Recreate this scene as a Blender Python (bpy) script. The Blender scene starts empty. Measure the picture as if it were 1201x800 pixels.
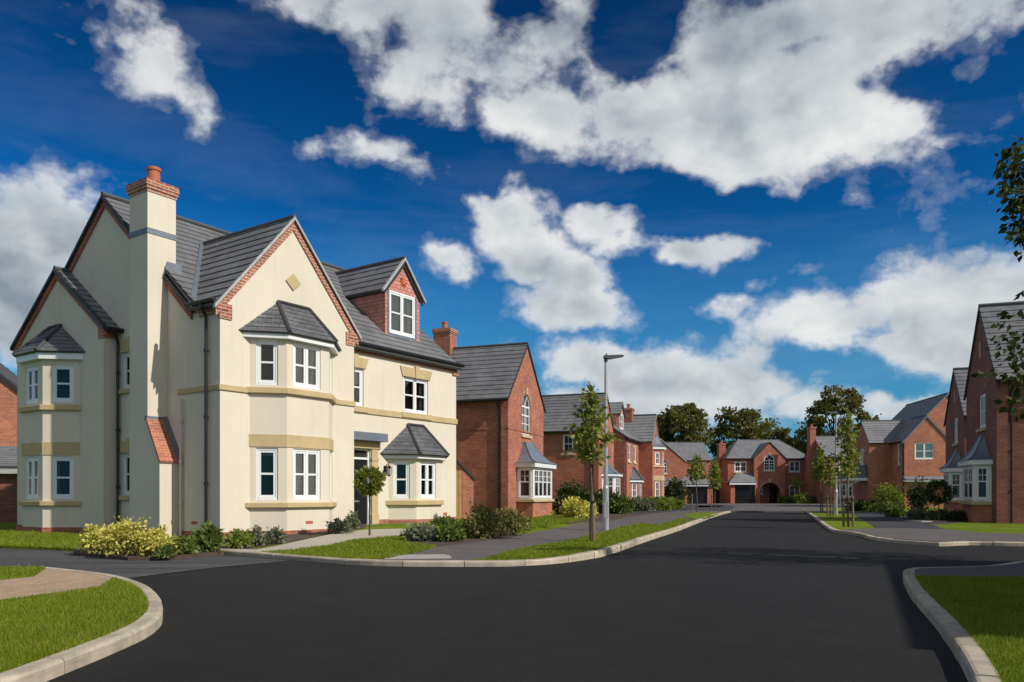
import bpy, bmesh, math, random
import numpy as np
from mathutils import Vector, Matrix
from mathutils.geometry import tessellate_polygon

SC = bpy.context.scene
COL = SC.collection
R = math.radians
Z3 = Vector((0, 0, 1))
F, CX, CY, CAMH = 926.0, 600.5, 580.5, 1.05


def gp(px, py, z=0.0):
    """ground point (X, Y) seen at a photograph position, for something of height z"""
    d = F * (CAMH - z) / (py - CY)
    return ((px - CX) / F * d, d)


def gps(pts, z=0.0):
    return [gp(a, b, z) for a, b in pts]


def sm(x, a, b):
    t = min(1.0, max(0.0, (x - a) / (b - a)))
    return t * t * (3 - 2 * t)


# ------------------------------------------------------------------ objects
def tag(o, label=None, cat=None, group=None, kind=None):
    if label: o['label'] = label
    if cat: o['category'] = cat
    if group: o['group'] = group
    if kind: o['kind'] = kind
    return o


def empty(name, loc, rz=0.0):
    o = bpy.data.objects.new(name, None)
    COL.objects.link(o)
    o.location = loc
    o.rotation_euler = (0, 0, rz)
    return o


class Pl:
    """a vertical plane: u along r, w up, d outwards along n"""
    def __init__(s, o, r):
        s.o = Vector(o); s.r = Vector((r[0], r[1], 0)).normalized()
        s.n = s.r.cross(Z3)

    def p(s, u, w, d=0.0):
        return s.o + s.r * u + Z3 * w + s.n * d


class MB:
    def __init__(s):
        s.v, s.f, s.m, s.uv, s.cur = [], [], [], [], 0

    def face(s, pts, uv=None):
        i = len(s.v)
        s.v.extend([tuple(p) for p in pts])
        s.f.append(tuple(range(i, i + len(pts))))
        s.m.append(s.cur)
        s.uv.append(uv if uv else [(0.0, 0.0)] * len(pts))

    def hexa(s, c):
        # c: 8 corners, 0-3 bottom ccw, 4-7 top ccw
        for q in ((3, 2, 1, 0), (4, 5, 6, 7), (0, 1, 5, 4), (1, 2, 6, 5), (2, 3, 7, 6), (3, 0, 4, 7)):
            s.face([c[k] for k in q])

    def box(s, x0, x1, y0, y1, z0, z1):
        s.hexa([(x0, y0, z0), (x1, y0, z0), (x1, y1, z0), (x0, y1, z0), (x0, y0, z1), (x1, y0, z1), (x1, y1, z1), (x0, y1, z1)])

    def slab(s, P, u0, u1, w0, w1, d0, d1):
        s.hexa([P.p(u0, w0, d1), P.p(u1, w0, d1), P.p(u1, w0, d0), P.p(u0, w0, d0),
                P.p(u0, w1, d1), P.p(u1, w1, d1), P.p(u1, w1, d0), P.p(u0, w1, d0)])

    def prism(s, P, poly, d0, d1):
        """poly (u, w) counter-clockwise seen from outside"""
        s.tess([P.p(u, w, d1) for u, w in poly])
        s.tess([P.p(u, w, d0) for u, w in reversed(poly)])
        n = len(poly)
        for i in range(n):
            a, b = poly[i], poly[(i + 1) % n]
            s.face([P.p(a[0], a[1], d0), P.p(b[0], b[1], d0), P.p(b[0], b[1], d1), P.p(a[0], a[1], d1)])

    def hprism(s, P, poly, w0, w1):
        """poly (u, d) counter-clockwise seen from above is (u, -d); given as u rising then back along the wall"""
        top = [P.p(u, w1, d) for u, d in poly]
        bot = [P.p(u, w0, d) for u, d in poly]
        s.tess(top); s.tess(list(reversed(bot)))
        n = len(poly)
        for i in range(n):
            j = (i + 1) % n
            s.face([bot[i], bot[j], top[j], top[i]])

    def tess(s, pts):
        if len(pts) <= 4:
            s.face(pts); return
        ref = Vector((0, 0, 0))
        pv = [Vector(p) for p in pts]
        for i in range(len(pv)):
            ref += pv[i].cross(pv[(i + 1) % len(pv)])
        for t in tessellate_polygon([pv]):
            a, b, c = [pv[k] for k in t]
            s.face([a, b, c] if (b - a).cross(c - a).dot(ref) > 0 else [a, c, b])

    def wall(s, P, outer, holes=(), reveal=0.1):
        loops = [[Vector((u, w, 0)) for u, w in outer]] + [[Vector((u, w, 0)) for u, w in h] for h in holes]
        flat = [p for l in loops for p in l]
        for t in tessellate_polygon(loops):
            a, b, c = [flat[k] for k in t]
            cr = (b - a).cross(c - a).z
            if abs(cr) < 1e-9: continue
            if cr < 0: b, c = c, b
            s.face([P.p(q.x, q.y) for q in (a, b, c)])
        for h in holes:
            n = len(h)
            for i in range(n):
                a, b = h[i], h[(i + 1) % n]
                s.face([P.p(a[0], a[1]), P.p(b[0], b[1]), P.p(b[0], b[1], -reveal), P.p(a[0], a[1], -reveal)])

    def tube(s, pts, rad, seg=8, caps=True):
        pts = [Vector(p) for p in pts]
        n = len(pts)
        if not hasattr(rad, '__len__'): rad = [rad] * n
        rings = []
        up = None
        for i in range(n):
            t = (pts[min(i + 1, n - 1)] - pts[max(i - 1, 0)]).normalized()
            if up is None:
                up = Vector((0, 0, 1)) if abs(t.z) < .9 else Vector((1, 0, 0))
            a = t.cross(up)
            if a.length < 1e-5: a = t.orthogonal()
            a.normalize(); b = a.cross(t); up = b
            rings.append([pts[i] + (a * math.cos(k * 2 * math.pi / seg) + b * math.sin(k * 2 * math.pi / seg)) * rad[i] for k in range(seg)])
        base = len(s.v)
        for r in rings: s.v.extend([tuple(p) for p in r])
        for i in range(n - 1):
            for k in range(seg):
                k2 = (k + 1) % seg
                s.f.append((base + i * seg + k2, base + i * seg + k, base + (i + 1) * seg + k, base + (i + 1) * seg + k2))
                s.m.append(s.cur); s.uv.append([(0, 0)] * 4)
        if caps:
            s.face(list(rings[0])); s.face(list(reversed(rings[-1])))

    def roof(s, pts, gauge=0.3, t=0.026, th=0.06):
        """a planar roof slope laid in stepped courses; pts counter-clockwise from outside"""
        pts = [Vector(p) for p in pts]
        n = Vector((0, 0, 0))
        for i in range(len(pts)):
            n += (pts[i] - pts[0]).cross(pts[(i + 1) % len(pts)] - pts[0])
        n.normalize()
        U = Z3.cross(n)
        if U.length < 1e-5: U = Vector((1, 0, 0))
        U.normalize(); S = n.cross(U)
        o = min(pts, key=lambda p: p.z)
        q = [((p - o).dot(U), (p - o).dot(S)) for p in pts]
        smax = max(b for a, b in q)
        W = lambda u, v, off: o + U * u + S * v + n * off
        k = 0
        while k * gauge < smax - 1e-4:
            s0, s1 = k * gauge, min((k + 1) * gauge, smax)
            c = clip(clip(q, s0, 1), s1, -1)
            if len(c) >= 3:
                s.face([W(a, b, t * (1 - (b - s0) / gauge) + .002) for a, b in c], [(a + 50, b + 50) for a, b in c])
                lo = [p for p in c if abs(p[1] - s0) < 1e-5]
                if len(lo) >= 2:
                    a0, a1 = min(p[0] for p in lo), max(p[0] for p in lo)
                    s.face([W(a0, s0, -.004), W(a1, s0, -.004), W(a1, s0, t + .002), W(a0, s0, t + .002)], [(a0 + 50, s0 + 50.01), (a1 + 50, s0 + 50.01), (a1 + 50, s0 + 50.02), (a0 + 50, s0 + 50.02)])
            k += 1
        s.tess([W(a, b, -th) for a, b in reversed(q)])
        m = len(q)
        for i in range(m):
            a, b = q[i], q[(i + 1) % m]
            s.face([W(a[0], a[1], -th), W(b[0], b[1], -th), W(b[0], b[1], .001), W(a[0], a[1], .001)])

    def build(s, name, mats, parent=None, smooth=False, bevel=0, weld=False):
        me = bpy.data.meshes.new(name)
        me.from_pydata(s.v, [], s.f)
        if not isinstance(mats, (list, tuple)): mats = [mats]
        for m in mats: me.materials.append(m)
        if len(mats) > 1: me.polygons.foreach_set('material_index', s.m)
        ul = me.uv_layers.new(name='UVMap')
        ul.data.foreach_set('uv', [c for f in s.uv for p in f for c in p])
        if smooth: me.polygons.foreach_set('use_smooth', [True] * len(me.polygons))
        me.update()
        ob = bpy.data.objects.new(name, me)
        COL.objects.link(ob)
        if parent is not None: ob.parent = parent
        if weld and not bevel:
            bm = bmesh.new(); bm.from_mesh(me)
            bmesh.ops.remove_doubles(bm, verts=bm.verts, dist=1e-5)
            bm.to_mesh(me); bm.free()
        if bevel:
            bm = bmesh.new(); bm.from_mesh(me)
            bmesh.ops.remove_doubles(bm, verts=bm.verts, dist=1e-5)
            bm.to_mesh(me); bm.free()
            b = ob.modifiers.new('bevel', 'BEVEL'); b.width = bevel; b.segments = 2; b.limit_method = 'ANGLE'; b.angle_limit = R(40)
        return ob


def clip(poly, v, sgn):
    out = []
    n = len(poly)
    for i in range(n):
        a, b = poly[i], poly[(i + 1) % n]
        ia, ib = (a[1] - v) * sgn >= -1e-9, (b[1] - v) * sgn >= -1e-9
        if ia: out.append(a)
        if ia != ib:
            t = (v - a[1]) / (b[1] - a[1])
            out.append((a[0] + (b[0] - a[0]) * t, v))
    return out


def rect(u0, u1, w0, w1):
    return [(u0, w0), (u1, w0), (u1, w1), (u0, w1)]


def arch(u0, u1, w0, ws, wt, n=14):
    c, ru, rv = (u0 + u1) / 2, (u1 - u0) / 2, wt - ws
    return [(u0, w0), (u1, w0)] + [(c + ru * math.cos(k * math.pi / n), ws + rv * math.sin(k * math.pi / n)) for k in range(n + 1)]


# ------------------------------------------------------------------ materials
def new_mat(name):
    m = bpy.data.materials.new(name); m.use_nodes = True
    nt = m.node_tree
    return m, nt, nt.nodes['Principled BSDF']


def N(nt, t, **kw):
    n = nt.nodes.new(t)
    for k, v in kw.items(): setattr(n, k, v)
    return n


def mth(nt, op, a, b=None, c=None):
    n = nt.nodes.new('ShaderNodeMath'); n.operation = op
    for i, x in enumerate((a, b, c)):
        if x is None: continue
        if isinstance(x, (int, float)): n.inputs[i].default_value = x
        else: nt.links.new(x, n.inputs[i])
    return n.outputs[0]


def mixc(nt, fac, a, b, mode='MIX'):
    n = nt.nodes.new('ShaderNodeMix'); n.data_type = 'RGBA'; n.blend_type = mode
    for i, x in ((0, fac), (6, a), (7, b)):
        if isinstance(x, (int, float)): n.inputs[i].default_value = x
        elif isinstance(x, (tuple, list)): n.inputs[i].default_value = (x[0], x[1], x[2], 1)
        else: nt.links.new(x, n.inputs[i])
    return n.outputs[2]


def noise(nt, scale, detail=4, rough=.55, vec=None, dist=0.0):
    n = N(nt, 'ShaderNodeTexNoise'); n.inputs['Scale'].default_value = scale
    n.inputs['Detail'].default_value = detail; n.inputs['Roughness'].default_value = rough
    n.inputs['Distortion'].default_value = dist
    if vec is not None: nt.links.new(vec, n.inputs['Vector'])
    return n


def wpos(nt):
    return N(nt, 'ShaderNodeNewGeometry').outputs['Position']


def ramp(nt, fac, stops):
    r = N(nt, 'ShaderNodeValToRGB')
    while len(r.color_ramp.elements) < len(stops): r.color_ramp.elements.new(.5)
    for e, (p, c) in zip(r.color_ramp.elements, stops):
        e.position = p; e.color = (c[0], c[1], c[2], 1) if hasattr(c, '__len__') else (c, c, c, 1)
    nt.links.new(fac, r.inputs[0])
    return r.outputs[0]


def bump(nt, b, h, strength, dist=.01, prev=None):
    n = N(nt, 'ShaderNodeBump'); n.inputs['Strength'].default_value = strength; n.inputs['Distance'].default_value = dist
    nt.links.new(h, n.inputs['Height'])
    if prev is not None: nt.links.new(prev, n.inputs['Normal'])
    nt.links.new(n.outputs[0], b.inputs['Normal'])
    return n.outputs[0]


def simple(name, col, rough=.6, var=.12, vscale=2.0, fine=0.0, fscale=120, bmp=0.0, bscale=60, spec=.5, metal=0.0):
    m, nt, b = new_mat(name)
    b.inputs['Roughness'].default_value = rough; b.inputs['Specular IOR Level'].default_value = spec
    b.inputs['Metallic'].default_value = metal
    c = None
    p = wpos(nt)
    n1 = noise(nt, vscale, 5, .6, p)
    f = ramp(nt, n1.outputs[0], [(.25, 1 - var), (.75, 1 + var)])
    c = mixc(nt, 1.0, col, f, 'MULTIPLY')
    if fine:
        n2 = noise(nt, fscale, 3, .7, p)
        c = mixc(nt, 1.0, c, ramp(nt, n2.outputs[0], [(.3, 1 - fine), (.7, 1 + fine)]), 'MULTIPLY')
    nt.links.new(c, b.inputs['Base Color'])
    if bmp:
        bump(nt, b, noise(nt, bscale, 4, .6, p).outputs[0], bmp, .01)
    return m


def suv(nt):
    """metres along a wall and up it, from the object's own coordinates and normal"""
    tc = N(nt, 'ShaderNodeTexCoord')
    a = N(nt, 'ShaderNodeSeparateXYZ'); nt.links.new(tc.outputs['Object'], a.inputs[0])
    n = N(nt, 'ShaderNodeSeparateXYZ'); nt.links.new(tc.outputs['Normal'], n.inputs[0])
    h = mth(nt, 'MAXIMUM', mth(nt, 'SQRT', mth(nt, 'ADD', mth(nt, 'MULTIPLY', n.outputs[0], n.outputs[0]), mth(nt, 'MULTIPLY', n.outputs[1], n.outputs[1]))), .05)
    u = mth(nt, 'DIVIDE', mth(nt, 'SUBTRACT', mth(nt, 'MULTIPLY', a.outputs[1], n.outputs[0]), mth(nt, 'MULTIPLY', a.outputs[0], n.outputs[1])), h)
    v = mth(nt, 'DIVIDE', a.outputs[2], h)
    c = N(nt, 'ShaderNodeCombineXYZ'); nt.links.new(u, c.inputs[0]); nt.links.new(v, c.inputs[1])
    return c.outputs[0]


def brick_mat(name, c1, c2, mortar, bw=.225, rh=.075, ms=.006, uvmap=False, var=.28, rough=.85, bias=0.0, strength=.6, dark=None):
    m, nt, b = new_mat(name)
    b.inputs['Roughness'].default_value = rough
    vec = N(nt, 'ShaderNodeUVMap').outputs[0] if uvmap else suv(nt)
    k = N(nt, 'ShaderNodeTexBrick')
    nt.links.new(vec, k.inputs['Vector'])
    for nm, v in (('Scale', 1.0), ('Mortar Size', ms), ('Mortar Smooth', .15), ('Bias', bias), ('Brick Width', bw), ('Row Height', rh)):
        k.inputs[nm].default_value = v
    for nm, v in (('Color1', c1), ('Color2', c2), ('Mortar', mortar)):
        k.inputs[nm].default_value = (*v, 1)
    n1 = noise(nt, 1.1, 6, .62, wpos(nt))
    c = mixc(nt, 1.0, k.outputs[0], ramp(nt, n1.outputs[0], [(.25, 1 - var), (.75, 1 + var)]), 'MULTIPLY')
    n2 = noise(nt, 45, 3, .6, wpos(nt))
    c = mixc(nt, 1.0, c, ramp(nt, n2.outputs[0], [(.3, .88), (.7, 1.12)]), 'MULTIPLY')
    nt.links.new(c, b.inputs['Base Color'])
    pr = bump(nt, b, n2.outputs[0], .25, .004)
    bump(nt, b, mth(nt, 'MULTIPLY', k.outputs[1], -1.0), strength, .006, pr)
    return m


def leaf_mat(name, cols, trans=.35, rough=.55):
    m, nt, b = new_mat(name)
    g = N(nt, 'ShaderNodeNewGeometry')
    n1 = noise(nt, 1.6, 4, .6, g.outputs['Position'])
    f = mth(nt, 'ADD', mth(nt, 'MULTIPLY', g.outputs['Random Per Island'], .6), mth(nt, 'MULTIPLY', n1.outputs[0], .45))
    st = [(.15 + .75 * i / max(1, len(cols) - 1), c) for i, c in enumerate(cols)]
    c = ramp(nt, f, st)
    nt.links.new(c, b.inputs['Base Color'])
    b.inputs['Roughness'].default_value = rough; b.inputs['Specular IOR Level'].default_value = .35
    t = N(nt, 'ShaderNodeBsdfTranslucent'); nt.links.new(mixc(nt, 1.0, c, (1.3, 1.35, .6), 'MULTIPLY'), t.inputs[0])
    x = N(nt, 'ShaderNodeMixShader'); x.inputs[0].default_value = trans
    nt.links.new(b.outputs[0], x.inputs[1]); nt.links.new(t.outputs[0], x.inputs[2])
    nt.links.new(x.outputs[0], nt.nodes['Material Output'].inputs[0])
    return m


M = {}
def render_mat(name, col):
    m, nt, b = new_mat(name)
    p = wpos(nt)
    c = mixc(nt, 1.0, col, ramp(nt, noise(nt, .6, 6, .62, p).outputs[0], [(.28, .93), (.72, 1.05)]), 'MULTIPLY')
    # faint rain streaks running down the wall, and slight blotches
    mp = N(nt, 'ShaderNodeMapping'); nt.links.new(p, mp.inputs[0]); mp.inputs['Scale'].default_value = (4.5, 4.5, .22)
    c = mixc(nt, ramp(nt, noise(nt, 1.5, 6, .62, mp.outputs[0]).outputs[0], [(.52, 0), (.8, .32)]), c, (col[0] * .72, col[1] * .68, col[2] * .62))
    n2 = noise(nt, 230, 3, .7, p)
    c = mixc(nt, 1.0, c, ramp(nt, n2.outputs[0], [(.3, .95), (.7, 1.04)]), 'MULTIPLY')
    nt.links.new(c, b.inputs['Base Color']); b.inputs['Roughness'].default_value = .92; b.inputs['Specular IOR Level'].default_value = .25
    pr = bump(nt, b, noise(nt, 3.2, 3, .5, p).outputs[0], .12, .02)
    bump(nt, b, n2.outputs[0], .22, .006, pr)
    return m


M['render'] = render_mat('cream_render', (.715, .640, .515))
M['stone'] = simple('buff_stone', (.52, .395, .205), .85, .12, 3, .06, 200, .15, 150)
M['pale_stone'] = simple('pale_stone', (.55, .43, .25), .85, .12, 3, .06, 200, .1, 150)
M['brick'] = brick_mat('red_brick', (.46, .135, .07), (.29, .078, .045), (.40, .29, .22))
M['brick_soft'] = brick_mat('orange_brick', (.52, .175, .09), (.36, .11, .06), (.44, .33, .25))
M['brick_shaded'] = brick_mat('shaded_brick', (.285, .085, .052), (.175, .053, .035), (.24, .17, .13))  # red brick darkened, with the shade on these walls put into its colour
M['soldier'] = brick_mat('rubbed_brick', (.42, .13, .075), (.30, .09, .055), (.55, .43, .33), .225, .075, .009)
M['hung'] = brick_mat('hung_tile', (.66, .29, .235), (.52, .21, .17), (.20, .08, .065), .17, .115, .006, strength=1.0)
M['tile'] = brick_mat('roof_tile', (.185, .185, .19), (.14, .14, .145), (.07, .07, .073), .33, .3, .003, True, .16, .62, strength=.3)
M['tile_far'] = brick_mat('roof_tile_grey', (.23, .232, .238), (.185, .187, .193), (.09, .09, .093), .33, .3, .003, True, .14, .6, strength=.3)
M['slate'] = brick_mat('slate', (.15, .153, .16), (.095, .097, .103), (.04, .04, .043), .2, .11, .005, True, .3, .5, strength=.7)
M['lead'] = simple('lead', (.16, .19, .225), .5, .2, 4, .05, 60, .1, 12, metal=.15)
M['verge'] = simple('verge_mortar', (.44, .43, .405), .85, .15, 5, .06, 120, .2, 80)
M['white'] = simple('white_plastic', (.80, .81, .80), .35, .02, 3)
M['black'] = simple('black_plastic', (.012, .012, .013), .35, .1, 3)
M['blackwood'] = simple('black_board', (.02, .02, .021), .5, .1, 5)
M['door'] = simple('black_door_paint', (.012, .013, .015), .25, .1, 3)
M['chrome'] = simple('brushed_metal', (.6, .6, .6), .3, .05, 9, metal=.9)
M['terracotta'] = simple('terracotta', (.42, .13, .065), .8, .12, 5, .05, 100)
M['star'] = simple('orange_terracotta', (.55, .12, .035), .8, .1, 5)
M['timber'] = simple('golden_timber', (.42, .22, .075), .7, .2, 5, .1, 30)
M['fence'] = simple('dark_timber', (.055, .036, .026), .85, .3, 3, .15, 30)
M['stake'] = simple('weathered_stake', (.19, .13, .075), .85, .2, 6, .1, 40)
M['bark'] = simple('bark', (.12, .085, .055), .9, .25, 6, .15, 40, .4, 30)
M['bark_dark'] = simple('dark_bark', (.05, .04, .03), .9, .25, 3, .15, 20, .4, 15)
M['steel'] = simple('galvanised_steel', (.42, .44, .45), .42, .06, 4, metal=.35)
M['lampgrey'] = simple('lamp_head_grey', (.10, .105, .11), .45, .05, 4)
M['manhole'] = simple('concrete_cover', (.38, .35, .32), .85, .1, 6, .08, 90)


def glass_mat():
    m, nt, b = new_mat('window_glass')
    n1 = noise(nt, .9, 2, .5, wpos(nt))
    c = ramp(nt, n1.outputs[0], [(.35, (.012, .012, .012)), (.7, (.06, .056, .048))])
    nt.links.new(c, b.inputs['Base Color'])
    b.inputs['Roughness'].default_value = .04; b.inputs['Specular IOR Level'].default_value = .5
    bump(nt, b, noise(nt, 1.2, 1, .4, wpos(nt)).outputs[0], .05, .02)
    return m


def clear_glass():
    m, nt, b = new_mat('clear_glass')
    f = N(nt, 'ShaderNodeFresnel'); f.inputs[0].default_value = 1.55
    t = N(nt, 'ShaderNodeBsdfTransparent'); t.inputs[0].default_value = (.80, .84, .82, 1)
    g = N(nt, 'ShaderNodeBsdfGlossy'); g.inputs[1].default_value = .02
    bp = N(nt, 'ShaderNodeBump'); bp.inputs['Strength'].default_value = .06; bp.inputs['Distance'].default_value = .02
    nt.links.new(noise(nt, 1.4, 1, .4, wpos(nt)).outputs[0], bp.inputs['Height']); nt.links.new(bp.outputs[0], g.inputs['Normal'])
    x = N(nt, 'ShaderNodeMixShader'); nt.links.new(mth(nt, 'MULTIPLY', f.outputs[0], .75), x.inputs[0])
    nt.links.new(t.outputs[0], x.inputs[1]); nt.links.new(g.outputs[0], x.inputs[2]); nt.links.new(x.outputs[0], nt.nodes['Material Output'].inputs[0])
    return m


M['clear'] = clear_glass()
M['room'] = simple('room_shade', (.018, .016, .014), .9, .4, 1.3)  # near-black colour carrying the shade of an unlit interior
M['curtain'] = simple('curtain_cloth', (.33, .30, .26), .95, .2, 9)
M['glass'] = glass_mat()
M['glass_blind'] = simple('glass_with_blind', (.13, .17, .16), .08, .15, 1.5)
M['lampglass'] = simple('lantern_glass', (.5, .5, .48), .1, .1, 3)


def asphalt(name, col, grain, var=.08, streak=False):
    m, nt, b = new_mat(name)
    p = wpos(nt)
    n1 = noise(nt, .35, 4, .6, p)
    c = mixc(nt, 1.0, col, ramp(nt, n1.outputs[0], [(.3, 1 - var), (.7, 1 + var)]), 'MULTIPLY')
    n2 = noise(nt, 75, 3, .85, p)
    c = mixc(nt, 1.0, c, ramp(nt, n2.outputs[0], [(.32, 1 - grain), (.58, 1.0), (.70, 1 + grain * 2.2)]), 'MULTIPLY')
    n4 = noise(nt, 2.2, 6, .7, p)
    c = mixc(nt, 1.0, c, ramp(nt, n4.outputs[0], [(.35, .86), (.68, 1.16)]), 'MULTIPLY')
    if streak:
        mp = N(nt, 'ShaderNodeMapping'); nt.links.new(p, mp.inputs[0])
        mp.inputs['Rotation'].default_value = (0, 0, R(-10)); mp.inputs['Scale'].default_value = (.12, 1.6, 1)
        n3 = noise(nt, 1.6, 5, .65, mp.outputs[0])
        c = mixc(nt, 1.0, c, ramp(nt, n3.outputs[0], [(.35, .72), (.65, 1.5)]), 'MULTIPLY')
    nt.links.new(c, b.inputs['Base Color'])
    b.inputs['Roughness'].default_value = .88; b.inputs['Specular IOR Level'].default_value = .22
    bump(nt, b, n2.outputs[0], .35, .004)
    return m


M['road'] = asphalt('new_asphalt', (.0215, .021, .0203), .6, .12)
M['oldroad'] = asphalt('older_asphalt', (.074, .074, .076), .35, .12, True)
M['footway'] = asphalt('footway_asphalt', (.135, .121, .116), .3, .1)
M['drive'] = asphalt('drive_asphalt', (.062, .062, .07), .3, .1)
def kerb_mat():
    m, nt, b = new_mat('kerb_concrete')
    g = N(nt, 'ShaderNodeNewGeometry'); p = g.outputs['Position']
    c = mixc(nt, 1.0, (.50, .43, .325), ramp(nt, g.outputs['Random Per Island'], [(0, .80), (1, 1.15)]), 'MULTIPLY')
    c = mixc(nt, 1.0, c, ramp(nt, noise(nt, 3.5, 7, .68, p).outputs[0], [(.3, .70), (.62, 1.10)]), 'MULTIPLY')
    n2 = noise(nt, 170, 3, .7, p)
    c = mixc(nt, 1.0, c, ramp(nt, n2.outputs[0], [(.3, .86), (.7, 1.12)]), 'MULTIPLY')
    # tyre scuffs and road film, smeared along the stones
    mp = N(nt, 'ShaderNodeMapping'); nt.links.new(p, mp.inputs[0]); mp.inputs['Scale'].default_value = (1.5, 1.5, 22)
    c = mixc(nt, ramp(nt, noise(nt, 2.2, 5, .7, mp.outputs[0]).outputs[0], [(.52, 0), (.75, .5)]), c, (.16, .14, .115))
    nt.links.new(c, b.inputs['Base Color']); b.inputs['Roughness'].default_value = .9; b.inputs['Specular IOR Level'].default_value = .3
    bump(nt, b, n2.outputs[0], .3, .006)
    return m


M['kerb'] = kerb_mat()
M['slabs'] = simple('paving_slab', (.45, .40, .32), .9, .1, 2.5, .07, 150, .15, 100)
M['gravel'] = simple('pink_gravel', (.42, .29, .185), .95, .2, 6, .4, 60, .9, 70)
M['mulch'] = simple('bark_mulch', (.075, .048, .035), .95, .35, 8, .5, 40, 1.0, 45)


def grass_ground(name, a, b_, scale=1.2):
    m, nt, b = new_mat(name)
    p = wpos(nt)
    n1 = noise(nt, scale, 6, .65, p); n2 = noise(nt, 55, 3, .7, p); n3 = noise(nt, .25, 3, .5, p)
    f = mth(nt, 'ADD', mth(nt, 'MULTIPLY', n1.outputs[0], .55), mth(nt, 'MULTIPLY', n3.outputs[0], .45))
    c = ramp(nt, f, [(.35, a), (.65, b_)])
    c = mixc(nt, 1.0, c, ramp(nt, n2.outputs[0], [(.3, .6), (.7, 1.4)]), 'MULTIPLY')
    nt.links.new(c, b.inputs['Base Color'])
    b.inputs['Roughness'].default_value = .9; b.inputs['Specular IOR Level'].default_value = .15
    bump(nt, b, n2.outputs[0], .9, .03)
    return m


M['lawn'] = grass_ground('lawn_turf', (.10, .15, .008), (.20, .26, .012))
M['meadow'] = grass_ground('rough_grass', (.07, .10, .012), (.12, .15, .02), .3)
M['blade'] = leaf_mat('grass_blade', [(.095, .145, .006), (.185, .25, .009), (.34, .35, .04)], .3, .6)
M['leaf_oak'] = leaf_mat('dark_tree_leaf', [(.055, .075, .022), (.115, .13, .034), (.18, .16, .048), (.23, .15, .06)], .25)
M['leaf_sap'] = leaf_mat('sapling_leaf', [(.10, .16, .03), (.18, .245, .05), (.27, .28, .065), (.33, .21, .08)], .4)
M['leaf_yellow'] = leaf_mat('variegated_leaf', [(.13, .17, .03), (.52, .46, .08), (.74, .66, .19), (.66, .60, .13)], .3)
M['leaf_green'] = leaf_mat('green_leaf', [(.06, .10, .022), (.12, .17, .036), (.20, .23, .06)], .3)
M['leaf_dark'] = leaf_mat('dark_leaf', [(.026, .044, .016), (.055, .08, .026), (.10, .12, .042)], .2)
M['leaf_grey'] = leaf_mat('grey_green_leaf', [(.10, .12, .075), (.18, .20, .13), (.27, .28, .2)], .25)
M['leaf_lime'] = leaf_mat('lime_leaf', [(.09, .14, .02), (.19, .25, .04), (.30, .32, .06)], .35)
M['leaf_rose'] = leaf_mat('rose_leaf', [(.08, .11, .028), (.15, .175, .042), (.22, .19, .065), (.28, .15, .085)], .3)
M['leaf_birch'] = leaf_mat('birch_leaf', [(.025, .045, .012), (.045, .07, .017), (.09, .11, .03)], .3)
# ------------------------------------------------------------------ parts of houses
CURTAINS = [False, 0]

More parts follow.
